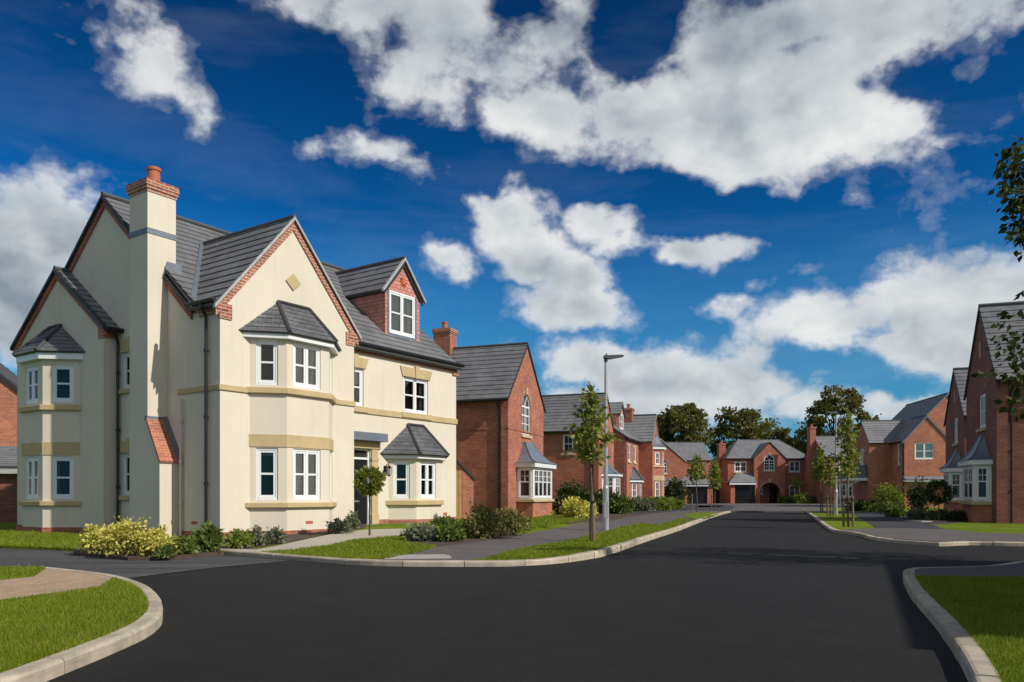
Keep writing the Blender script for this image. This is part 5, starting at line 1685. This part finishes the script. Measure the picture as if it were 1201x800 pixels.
bush('wide rose bush at the right end of the front bed', 594, 628, 1.15, .66, 47, 'leaf_rose', 1400, .05, clumps=17, spread=.24)
bush('low green plant between the cream house bay and the garden gate', 522, 621, .8, .25, 48, 'leaf_green', 500, .05)
# shrubs by the brick houses on the left
bush('big dark evergreen shrub right of the box bay of the brick gable house', 668, 603, 2.0, 1.35, 51, 'leaf_dark', 3600, .10, clumps=26, at=(3.0, 37.5))
bush('wide dark evergreen shrub behind the left street lamp', 700, 602, 2.0, 1.1, 52, 'leaf_dark', 3200, .10, clumps=26, at=(4.7, 40.5))
bush('yellow green spreading shrub in front of the big dark evergreen', 678, 613, 1.6, .8, 53, 'leaf_yellow', 2300, .07, clumps=20, at=(2.75, 32.5))
bush('green shrub with pale tips right of the left street lamp', 727, 605, 1.6, .9, 54, 'leaf_green', 1900, .09, at=(5.5, 40.0))
bush('grey green shrub under the dormer house bay', 750, 602, 1.9, .85, 55, 'leaf_grey', 1500, .09, at=(7.6, 46.5))
bush('lime green low shrub before the fourth left house', 768, 600, 1.9, .8, 56, 'leaf_lime', 1500, .1, at=(9.1, 48.5))
bush('bright lime shrub at the far end of the left hand bed', 785, 599, 1.9, .75, 57, 'leaf_lime', 1500, .1, at=(10.6, 52))
bush('green shrub between the bay of the fourth house and the lime shrubs', 760, 601, 1.6, .7, 58, 'leaf_green', 1200, .1, at=(8.6, 51))
bush('dark upright shrub standing before the porch of the fifth left house', 789, 593, 1.9, 2.2, 59, 'leaf_dark', 2200, .14, at=(15.2, 73.5))
# shrubs before the closing house
bush('yellow green arching plant before the closing house', 936, 592, 1.9, 1.35, 61, 'leaf_lime', 1300, .15, at=(31.3, 85.6), spiky=1, elong=3)
bush('low clipped green hedge plant below the right window of the closing house', 925, 593, 2.3, .8, 62, 'leaf_green', 1400, .13, at=(30.2, 86.9))
bush('grey green shrub at the right corner of the closing house', 946, 593, 1.8, 1.0, 63, 'leaf_grey', 1000, .13, at=(32.9, 86.9))
# right hand side
bush('tall light green bush against the right hand porch house', 1045, 597, 1.5, 1.62, 71, 'leaf_lime', 1700, .085, z=.08, at=(22.0, 46.0), clumps=22)
bush('dark narrow conical shrub on the right hand side', 1077, 609, .78, 1.62, 72, 'leaf_dark', 2300, .06, z=.08, at=(17.3, 33.5), clumps=24, name='conical_shrub', spread=.36)
ball_tree('dark clipped ball tree on a stem before the lead roofed bay on the right', 1101, 609.5, 1.52, .45, 73, 'leaf_dark', 1500, .06, z=.08)
bush('dark low shrub right of the porch posts', 1010, 600, 1.6, .6, 74, 'leaf_dark', 1500, .1, z=.08, at=(20.8, 47.5))
bush('bright lime ground shrub beside the porch of the right hand house', 1030, 599, 1.5, .6, 75, 'leaf_lime', 1100, .09, z=.08, at=(21.2, 46.0))
bush('bright lime shrub below the tall light green bush', 1044, 599, 1.5, .62, 76, 'leaf_lime', 1100, .09, z=.08, at=(20.6, 43.0))
bush('green shrub at the corner of the right hand drive', 1054, 605, 1.0, .6, 77, 'leaf_green', 1200, .07, z=.08, at=(18.6, 38.5))
bush('mixed green shrub left of the dark conical shrub', 1066, 609, .9, .42, 78, 'leaf_green', 1200, .06, z=.08, at=(16.9, 34.8))
bush('grey green shrub in front of the dark conical shrub', 1086, 612, .85, .4, 79, 'leaf_grey', 1000, .055, z=.08, at=(16.3, 31.8))
bush('green shrub below the dark clipped ball tree', 1104, 614, .85, .4, 80, 'leaf_green', 1100, .055, z=.08, at=(16.2, 30.0))
bush('dark green shrub against the bay of the near right house', 1121, 614, .85, .38, 81, 'leaf_dark', 1100, .055, z=.08, at=(16.6, 29.4))


# ---- the tree whose branches reach into the top right of the picture
def near_tree():
    rnd = random.Random(91); rng = np.random.default_rng(91)
    X0, Y0 = 9.6, 10.6
    t = empty('birch_tree', (X0, Y0, .1)); tag(t, 'tree whose dark leafy branches hang into the top right corner of the photo', 'tree')
    mb = MB()
    tr = curve_pts((0, 0, -.1), (-.5, .2, 6.6), 0, rnd, 7, .012)
    mb.tube(tr, [.14, .125, .11, .095, .08, .06, .04, .02], 9)
    ends = []
    D = 10.4
    for (px, py, s, n) in ((1190, 178, .12, 34), (1182, 196, .15, 46), (1196, 205, .18, 80), (1180, 222, .10, 16), (1192, 238, .17, 90), (1198, 262, .15, 80), (1197, 280, .11, 40), (1199, 300, .07, 8), (1200, 345, .07, 6), (1208, 230, .25, 60), (1212, 190, .25, 50),
                           (1180, 402, .16, 18), (1192, 395, .16, 20), (1198, 420, .16, 24), (1188, 440, .14, 16), (1172, 378, .12, 6), (1200, 465, .16, 24), (1154, 443, .10, 6), (1192, 480, .14, 14), (1186, 372, .1, 6), (1212, 430, .3, 60)):
        d = D + rnd.uniform(-.4, .4)
        ends.append((Vector(((px - CX) / F * d - X0, d - Y0, CAMH + (CY - py) / F * d - .1)), s, n))
    for k in range(48):
        a = rnd.uniform(-2.2, 1.6); r = rnd.uniform(.5, 1.7); h = rnd.uniform(2.6, 6.8)
        e = Vector((math.cos(a) * r + .4, math.sin(a) * r, h))
        ends.append((e, .36, 70))
    pts = []
    for e, s, n in ends:
        h = max(1.6, min(6.2, e.z - .25 * math.hypot(e.x, e.y) + .3))
        i = h / 6.6 * 7; q = tr[int(i)].lerp(tr[min(7, int(i) + 1)], i - int(i))
        br = curve_pts(q, e, .10, rnd, 6, .035)
        mb.tube(br, [.022, .018, .014, .011, .008, .005, .003], 5, False)
        p = np.array(e) + rng.normal(size=(n, 3)) * s * .62
        pts.append(p)
        m = n // 4
        for q_ in range(m):
            w = rnd.uniform(.72, 1); pts.append((np.array(br[4].lerp(br[6], (w - .72) / .28)) + rng.normal(size=3) * .07)[None, :])
    mb.build('trunk', M['bark'], t, True)
    leaves_mesh('crown', np.concatenate(pts), .072, 'leaf_birch', t, 91, droop=.9, elong=1.45)


near_tree()


# ------------------------------------------------------------------ grass blades on the lawns near the camera
def in_poly(x, y, poly):
    ins = np.zeros(len(x), bool)
    n = len(poly); j = n - 1
    for i in range(n):
        xi, yi = poly[i]; xj, yj = poly[j]
        c = ((yi > y) != (yj > y)) & (x < (xj - xi) * (y - yi) / (yj - yi + 1e-12) + xi)
        ins ^= c; j = i
    return ins


def grass(poly, zf, dens, seed, hgt=.026, holes=(), far=40, label=None, lo=(-30, 30)):
    rng = np.random.default_rng(seed)
    P = np.array(poly)
    x0, y0, x1, y1 = max(P[:, 0].min(), lo[0]), max(P[:, 1].min(), 2.0), min(P[:, 0].max(), lo[1]), min(P[:, 1].max(), far)
    n = int((x1 - x0) * (y1 - y0) * dens * 3)
    x = rng.uniform(x0, x1, n); y = rng.uniform(y0, y1, n)
    d = np.hypot(x, y)
    keep = (rng.uniform(0, 1, n) < np.clip((5.0 / d) ** 1.7, 0, 1)) & in_poly(x, y, poly) & (np.abs(x) < y * .70 + 1)
    for h in holes: keep &= ~in_poly(x, y, h)
    x, y, d = x[keep], y[keep], d[keep]; n = len(x)
    z = np.array([zf(a, b) for a, b in zip(x, y)])
    tuft = .5 + .5 * np.sin(x * 2.1 + 1.7 * np.sin(y * 1.3 + seed)) * np.sin(y * 2.6 + 1.3 * np.sin(x * 1.9))
    H = hgt * rng.uniform(.4, 1.3, n) * (.75 + .7 * tuft) * np.where(rng.uniform(0, 1, n) > .985, 1.9, 1.0); a = rng.uniform(0, 2 * np.pi, n)
    w = (.0028 * np.clip(d / 4.5, 1, 5))
    ln = rng.uniform(.1, .75, n) * H; b = rng.uniform(0, 2 * np.pi, n)
    v = np.zeros((n, 3, 3))
    v[:, 0] = np.stack([x - np.cos(a) * w, y - np.sin(a) * w, z - .004], 1); v[:, 1] = np.stack([x + np.cos(a) * w, y + np.sin(a) * w, z - .004], 1)
    v[:, 2] = np.stack([x + np.cos(b) * ln, y + np.sin(b) * ln, z + H], 1)
    me = bpy.data.meshes.new('grass')
    me.vertices.add(3 * n); me.vertices.foreach_set('co', v.astype(np.float32).ravel())
    me.loops.add(3 * n); me.loops.foreach_set('vertex_index', np.arange(3 * n, dtype=np.int32))
    me.polygons.add(n); me.polygons.foreach_set('loop_start', np.arange(0, 3 * n, 3, dtype=np.int32)); me.polygons.foreach_set('loop_total', np.full(n, 3, dtype=np.int32))
    me.update(calc_edges=True); me.materials.append(M['blade'])
    o = bpy.data.objects.new('grass', me); COL.objects.link(o)
    tag(o, label, 'grass', None, 'stuff')


grass(nin + [(-9, 10.9), (-14, 10.6), (-14, 2.5)], flat, 13000, 1, holes=[gravel_poly], far=11.5, label='short mown grass blades on the near left corner lawn', lo=(-8, 0))
grass([p for p in rin if p[1] < 9.3] + [(12, 2.0), (16, 9.4)], flat, 13000, 2, far=9.6, label='short mown grass blades on the near right lawn in shadow', lo=(0, 8))
lawnA = gps([(345, 641.8), (420, 632.2), (468, 629), (500, 632), (470, 635), (514, 639.2), (460, 650), (430, 653)], .12) + list(reversed(seg(293, 420)))
grass(lawnA, gz, 9000, 3, .04, far=24, label='bright lawn grass in front of the cream house')
grass(fw_low[1:] + seg(549, 812), gz, 9000, 4, .032, far=32, label='mown grass on the verge between the footway and the left kerb')
grass([A_world(-.5, 1.5), A_world(-.5, 3.6), A_world(-1.2, 9), A_world(-4, 12)] + LB[:4], gz, 9000, 5, .045, far=24, label='grass strip along the left gable wall of the cream house')
grass(gps([(600, 625.5), (640, 620), (676, 614.5), (700, 604), (640, 605), (606, 612)], .1), gz, 9000, 6, .045, far=40, label='grass in front of the brick gable house')
# ------------------------------------------------------------------ sun, sky, camera
SUN_AZ = math.atan2(.866, -.5)          # clockwise from +Y
SUN_EL = R(38)
to_sun = Vector((math.sin(SUN_AZ) * math.cos(SUN_EL), math.cos(SUN_AZ) * math.cos(SUN_EL), math.sin(SUN_EL)))
sl = bpy.data.lights.new('sun', 'SUN'); sl.energy = 4.05; sl.angle = R(.53); sl.color = (1.0, .945, .86)
so = bpy.data.objects.new('sun', sl); COL.objects.link(so)
so.rotation_euler = (-to_sun).to_track_quat('-Z', 'Y').to_euler()

W = bpy.data.worlds.new('World'); SC.world = W; W.use_nodes = True
nt = W.node_tree
bg = nt.nodes['Background']; bg.inputs['Strength'].default_value = .12
sky = nt.nodes.new('ShaderNodeTexSky'); sky.sky_type = 'NISHITA'; sky.sun_disc = False
sky.sun_elevation = SUN_EL; sky.sun_rotation = SUN_AZ; sky.air_density = 1.0; sky.dust_density = .4; sky.ozone_density = 3.0
tc = nt.nodes.new('ShaderNodeTexCoord')
dirv = tc.outputs['Generated']
sp = nt.nodes.new('ShaderNodeSeparateXYZ'); nt.links.new(dirv, sp.inputs[0])
az = mth(nt, 'ARCTAN2', sp.outputs[0], sp.outputs[1]); el = mth(nt, 'ARCSINE', sp.outputs[2])
ae = nt.nodes.new('ShaderNodeCombineXYZ'); nt.links.new(az, ae.inputs[0]); nt.links.new(el, ae.inputs[1])
wv0 = noise(nt, 9.0, 4, .6, dirv)
wofs = nt.nodes.new('ShaderNodeVectorMath'); wofs.operation = 'MULTIPLY_ADD'; nt.links.new(wv0.outputs[1], wofs.inputs[0]); wofs.inputs[1].default_value = (.11, .075, 0); wofs.inputs[2].default_value = (-.055, -.0375, 0)
ae2 = nt.nodes.new('ShaderNodeVectorMath'); ae2.operation = 'ADD'; nt.links.new(ae.outputs[0], ae2.inputs[0]); nt.links.new(wofs.outputs[0], ae2.inputs[1])
ae = ae2
# deeper, more saturated blue (a polarised sky)
gm = nt.nodes.new('ShaderNodeGamma'); nt.links.new(sky.outputs[0], gm.inputs[0]); gm.inputs[1].default_value = 1.75
blue = mixc(nt, 1.0, gm.outputs[0], (.016, .185, .236), 'MULTIPLY')


def blob(px, py):
    v = Vector(((px - CX) / F, 1, (CY - py) / F)).normalized()
    return math.atan2(v.x, v.y), math.asin(v.z)


# cumulus banks: where each stands in the sky (seen from the street), half width, half height, weight
CL = [(560, 30, 120, 60, .9), (455, 5, 80, 32, .75), (350, 5, 70, 22, .72), (650, 130, 62, 50, 1.0), (520, 85, 70, 40, .72), (600, 95, 50, 40, .8), (1160, 45, 70, 26, .7), (640, 40, 70, 60, .8), (760, 125, 95, 62, 1.05), (850, 70, 110, 60, .95), (880, 140, 110, 68, 1.1), (985, 120, 95, 62, 1.05), (1050, 130, 50, 50, .9),
      (960, 25, 150, 42, .95), (1120, 20, 120, 30, .85), (1140, 78, 60, 20, .62), (860, 192, 50, 20, .8), (1100, 158, 42, 14, .6), (760, 15, 60, 24, .6), (1030, 185, 40, 22, .7), (770, 175, 60, 25, .8),
      (195, 62, 46, 42, .86), (175, 15, 42, 32, .8), (235, 98, 34, 26, .75),
      (15, 245, 72, 50, 1.05), (60, 270, 70, 55, 1.0), (0, 320, 90, 60, 1.1), (95, 240, 36, 26, .7), (20, 375, 80, 45, 1.0), (-80, 300, 120, 90, 1.1),
      (445, 172, 58, 17, .72), (490, 190, 38, 17, .66), (360, 172, 40, 14, .58), (590, 243, 40, 22, .92), (618, 285, 58, 32, 1.05), (690, 322, 58, 26, 1.0), (672, 358, 66, 26, 1.05), (712, 260, 46, 24, 1.0), (805, 288, 52, 20, 1.0), (858, 296, 42, 19, .9), (745, 285, 50, 26, .95),
      (528, 314, 34, 21, .92), (690, 425, 95, 30, .95), (790, 440, 115, 33, .95), (880, 452, 80, 28, .85), (650, 405, 42, 17, .75), (780, 478, 160, 32, .8), (940, 470, 60, 24, .7),
      (850, 355, 60, 14, .74), (925, 325, 40, 12, .7), (985, 365, 90, 32, 1.0), (1080, 345, 95, 44, 1.1), (1165, 325, 85, 38, 1.1), (1060, 405, 90, 28, 1.05), (1175, 385, 95, 50, 1.1), (1290, 350, 140, 80, 1.0), (980, 435, 20, 9, .75), (1055, 478, 55, 14, .8), (1150, 425, 60, 20, .8)]
acc = None
for (px, py, rx, ry, wt) in CL:
    a, e = blob(px, py)
    c = math.cos(a) ** 1
    s = nt.nodes.new('ShaderNodeVectorMath'); s.operation = 'SUBTRACT'; nt.links.new(ae.outputs[0], s.inputs[0]); s.inputs[1].default_value = (a, e, 0)
    k = nt.nodes.new('ShaderNodeVectorMath'); k.operation = 'MULTIPLY'; nt.links.new(s.outputs[0], k.inputs[0])
    k.inputs[1].default_value = (F / rx / (c * c) , F / ry / c, 0)
    d = nt.nodes.new('ShaderNodeVectorMath'); d.operation = 'DOT_PRODUCT'; nt.links.new(k.outputs[0], d.inputs[0]); nt.links.new(k.outputs[0], d.inputs[1])
    g = mth(nt, 'POWER', 2.0, mth(nt, 'MULTIPLY', d.outputs['Value'], -.74))
    g = mth(nt, 'MULTIPLY', g, wt)
    acc = g if acc is None else mth(nt, 'MAXIMUM', acc, g)
# unseen clouds added round the sky as fill light; windows reflect them too
other = noise(nt, 1.7, 3, .5, dirv)
back = mth(nt, 'MULTIPLY', ramp(nt, sp.outputs[1], [(.30, 1), (.58, 0)]), mth(nt, 'MULTIPLY', ramp(nt, other.outputs[0], [(.38, 0), (.6, 1)]), .85))
acc = mth(nt, 'MAXIMUM', acc, back)
# holes of blue in the banks
hole = None
for (px, py, rx, ry, wt) in [(756, 52, 42, 22, .75), (1080, 92, 40, 13, .6), (985, 428, 50, 12, .5), (705, 45, 26, 22, .5), (668, 92, 16, 14, .4), (600, 12, 60, 10, .25), (745, 225, 60, 14, .6), (560, 200, 60, 22, .5), (830, 245, 90, 18, .6), (760, 335, 40, 30, .6)]:
    a, e = blob(px, py)
    s = nt.nodes.new('ShaderNodeVectorMath'); s.operation = 'SUBTRACT'; nt.links.new(ae.outputs[0], s.inputs[0]); s.inputs[1].default_value = (a, e, 0)
    k = nt.nodes.new('ShaderNodeVectorMath'); k.operation = 'MULTIPLY'; nt.links.new(s.outputs[0], k.inputs[0]); k.inputs[1].default_value = (F / rx, F / ry, 0)
    d = nt.nodes.new('ShaderNodeVectorMath'); d.operation = 'DOT_PRODUCT'; nt.links.new(k.outputs[0], d.inputs[0]); nt.links.new(k.outputs[0], d.inputs[1])
    g = mth(nt, 'MULTIPLY', mth(nt, 'POWER', 2.0, mth(nt, 'MULTIPLY', d.outputs['Value'], -.8)), wt)
    hole = g if hole is None else mth(nt, 'MAXIMUM', hole, g)
acc = mth(nt, 'SUBTRACT', acc, hole)
st = nt.nodes.new('ShaderNodeVectorMath'); st.operation = 'MULTIPLY'; nt.links.new(dirv, st.inputs[0]); st.inputs[1].default_value = (1, 1, 1.35)


def billow(vec, det):
    """cauliflower heads: soft cells in several sizes over a fine fractal"""
    wn = noise(nt, 14, 4, .55, vec)
    wv = nt.nodes.new('ShaderNodeVectorMath'); wv.operation = 'MULTIPLY_ADD'; nt.links.new(wn.outputs[1], wv.inputs[0]); wv.inputs[1].default_value = (.05, .05, .05); nt.links.new(vec, wv.inputs[2])
    v = nt.nodes.new('ShaderNodeTexVoronoi'); v.feature = 'F1'; nt.links.new(wv.outputs[0], v.inputs['Vector'])
    v.inputs['Scale'].default_value = 17; v.inputs['Detail'].default_value = det; v.inputs['Roughness'].default_value = .5; v.inputs['Lacunarity'].default_value = 2.1
    v.normalize = True
    f = noise(nt, 8.5, 9, .6, vec)
    f2 = noise(nt, 3.4, 3, .5, vec)
    return mth(nt, 'ADD', mth(nt, 'MULTIPLY', mth(nt, 'SUBTRACT', f2.outputs[0], .5), .35), mth(nt, 'ADD', mth(nt, 'MULTIPLY', mth(nt, 'SUBTRACT', .62, v.outputs['Distance']), BW), mth(nt, 'MULTIPLY', f.outputs[0], 1 - BW * .45)))


BW = .42
n1 = billow(st.outputs[0], 3)
sh = nt.nodes.new('ShaderNodeVectorMath'); sh.operation = 'ADD'; nt.links.new(st.outputs[0], sh.inputs[0]); sh.inputs[1].default_value = (.016, -.006, .026)
na = noise(nt, 6.5, 4, .5, st.outputs[0]).outputs[0]
n2 = noise(nt, 6.5, 4, .5, sh.outputs[0]).outputs[0]
dens = mth(nt, 'ADD', acc, mth(nt, 'MULTIPLY', mth(nt, 'SUBTRACT', n1, .52), 2.1))
cov = ramp(nt, dens, [(.36, 0), (.50, .14), (.62, .50), (.74, .86), (.92, 1)])
lit = mth(nt, 'ADD', .575, mth(nt, 'MULTIPLY', mth(nt, 'ADD', mth(nt, 'SUBTRACT', na, n2), mth(nt, 'MULTIPLY', mth(nt, 'SUBTRACT', n1, .52), .28)), 1.9))
grey = None
for (px, py, rx, ry, wt) in [(-10, 335, 150, 60, 1.0), (20, 300, 60, 30, .4), (800, 8, 330, 45, .75), (480, 20, 120, 40, .35), (720, 185, 90, 26, .35), (860, 150, 60, 30, .4), (1120, 405, 150, 30, .5), (640, 305, 60, 12, .3), (820, 470, 190, 26, .3)]:
    a, e = blob(px, py)
    s = nt.nodes.new('ShaderNodeVectorMath'); s.operation = 'SUBTRACT'; nt.links.new(ae.outputs[0], s.inputs[0]); s.inputs[1].default_value = (a, e, 0)
    k = nt.nodes.new('ShaderNodeVectorMath'); k.operation = 'MULTIPLY'; nt.links.new(s.outputs[0], k.inputs[0]); k.inputs[1].default_value = (F / rx, F / ry, 0)
    d = nt.nodes.new('ShaderNodeVectorMath'); d.operation = 'DOT_PRODUCT'; nt.links.new(k.outputs[0], d.inputs[0]); nt.links.new(k.outputs[0], d.inputs[1])
    g = mth(nt, 'MULTIPLY', mth(nt, 'POWER', 2.0, mth(nt, 'MULTIPLY', d.outputs['Value'], -.7)), wt)
    grey = g if grey is None else mth(nt, 'MAXIMUM', grey, g)
thick = mth(nt, 'SUBTRACT', ramp(nt, dens, [(.55, 1), (1.2, .0)]), mth(nt, 'MULTIPLY', grey, 1.3))
lit = mth(nt, 'ADD', mth(nt, 'MULTIPLY', lit, .8), mth(nt, 'MULTIPLY', thick, .26))
ccol = ramp(nt, lit, [(.05, (2.1, 2.5, 2.95)), (.38, (4.5, 4.9, 5.15)), (.70, (6.9, 7.0, 6.95))])
# faint veils of high cloud
vm = nt.nodes.new('ShaderNodeMapping'); nt.links.new(dirv, vm.inputs[0]); vm.inputs['Scale'].default_value = (2.2, 2.2, 9); vm.inputs['Rotation'].default_value = (0, .22, 0)
veil = noise(nt, 1.6, 5, .6, vm.outputs[0], .4)
cov = mth(nt, 'MAXIMUM', cov, mth(nt, 'MULTIPLY', ramp(nt, veil.outputs[0], [(.48, 0), (.75, 1)]), .055))
low = ramp(nt, el, [(.0, 1), (.33, 0)])
blue = mixc(nt, 1.0, blue, ramp(nt, el, [(.25, 1.0), (.62, .62)]), 'MULTIPLY')
blue = mixc(nt, mth(nt, 'MULTIPLY', low, .92), blue, (.75, 2.3, 3.75))
# unseen clouds behind and overhead, warmed and brightened to lift the fill light
ccol = mixc(nt, mth(nt, 'MULTIPLY', ramp(nt, sp.outputs[1], [(.15, 1), (.5, 0)]), .7), ccol, (8.0, 7.4, 6.5))
fin = mixc(nt, cov, blue, ccol)
nt.links.new(fin, bg.inputs['Color'])

cam = bpy.data.cameras.new('camera'); co = bpy.data.objects.new('camera', cam); COL.objects.link(co)
co.location = (0, 0, CAMH); co.rotation_euler = (R(90), 0, 0)
cam.sensor_width = 36; cam.lens = F / 1201 * 36; cam.shift_y = (CY - 400) / 1201; cam.clip_end = 5000; cam.clip_start = .05
SC.camera = co
vs = SC.view_settings
vs.view_transform = 'Standard'; vs.look = 'None'; vs.exposure = 0; vs.gamma = 1; vs.use_curve_mapping = False
SC.render.engine = 'CYCLES'
SC.cycles.use_denoising = True
SC.cycles.max_bounces = 5; SC.cycles.diffuse_bounces = 2; SC.cycles.glossy_bounces = 2; SC.cycles.transparent_max_bounces = 8
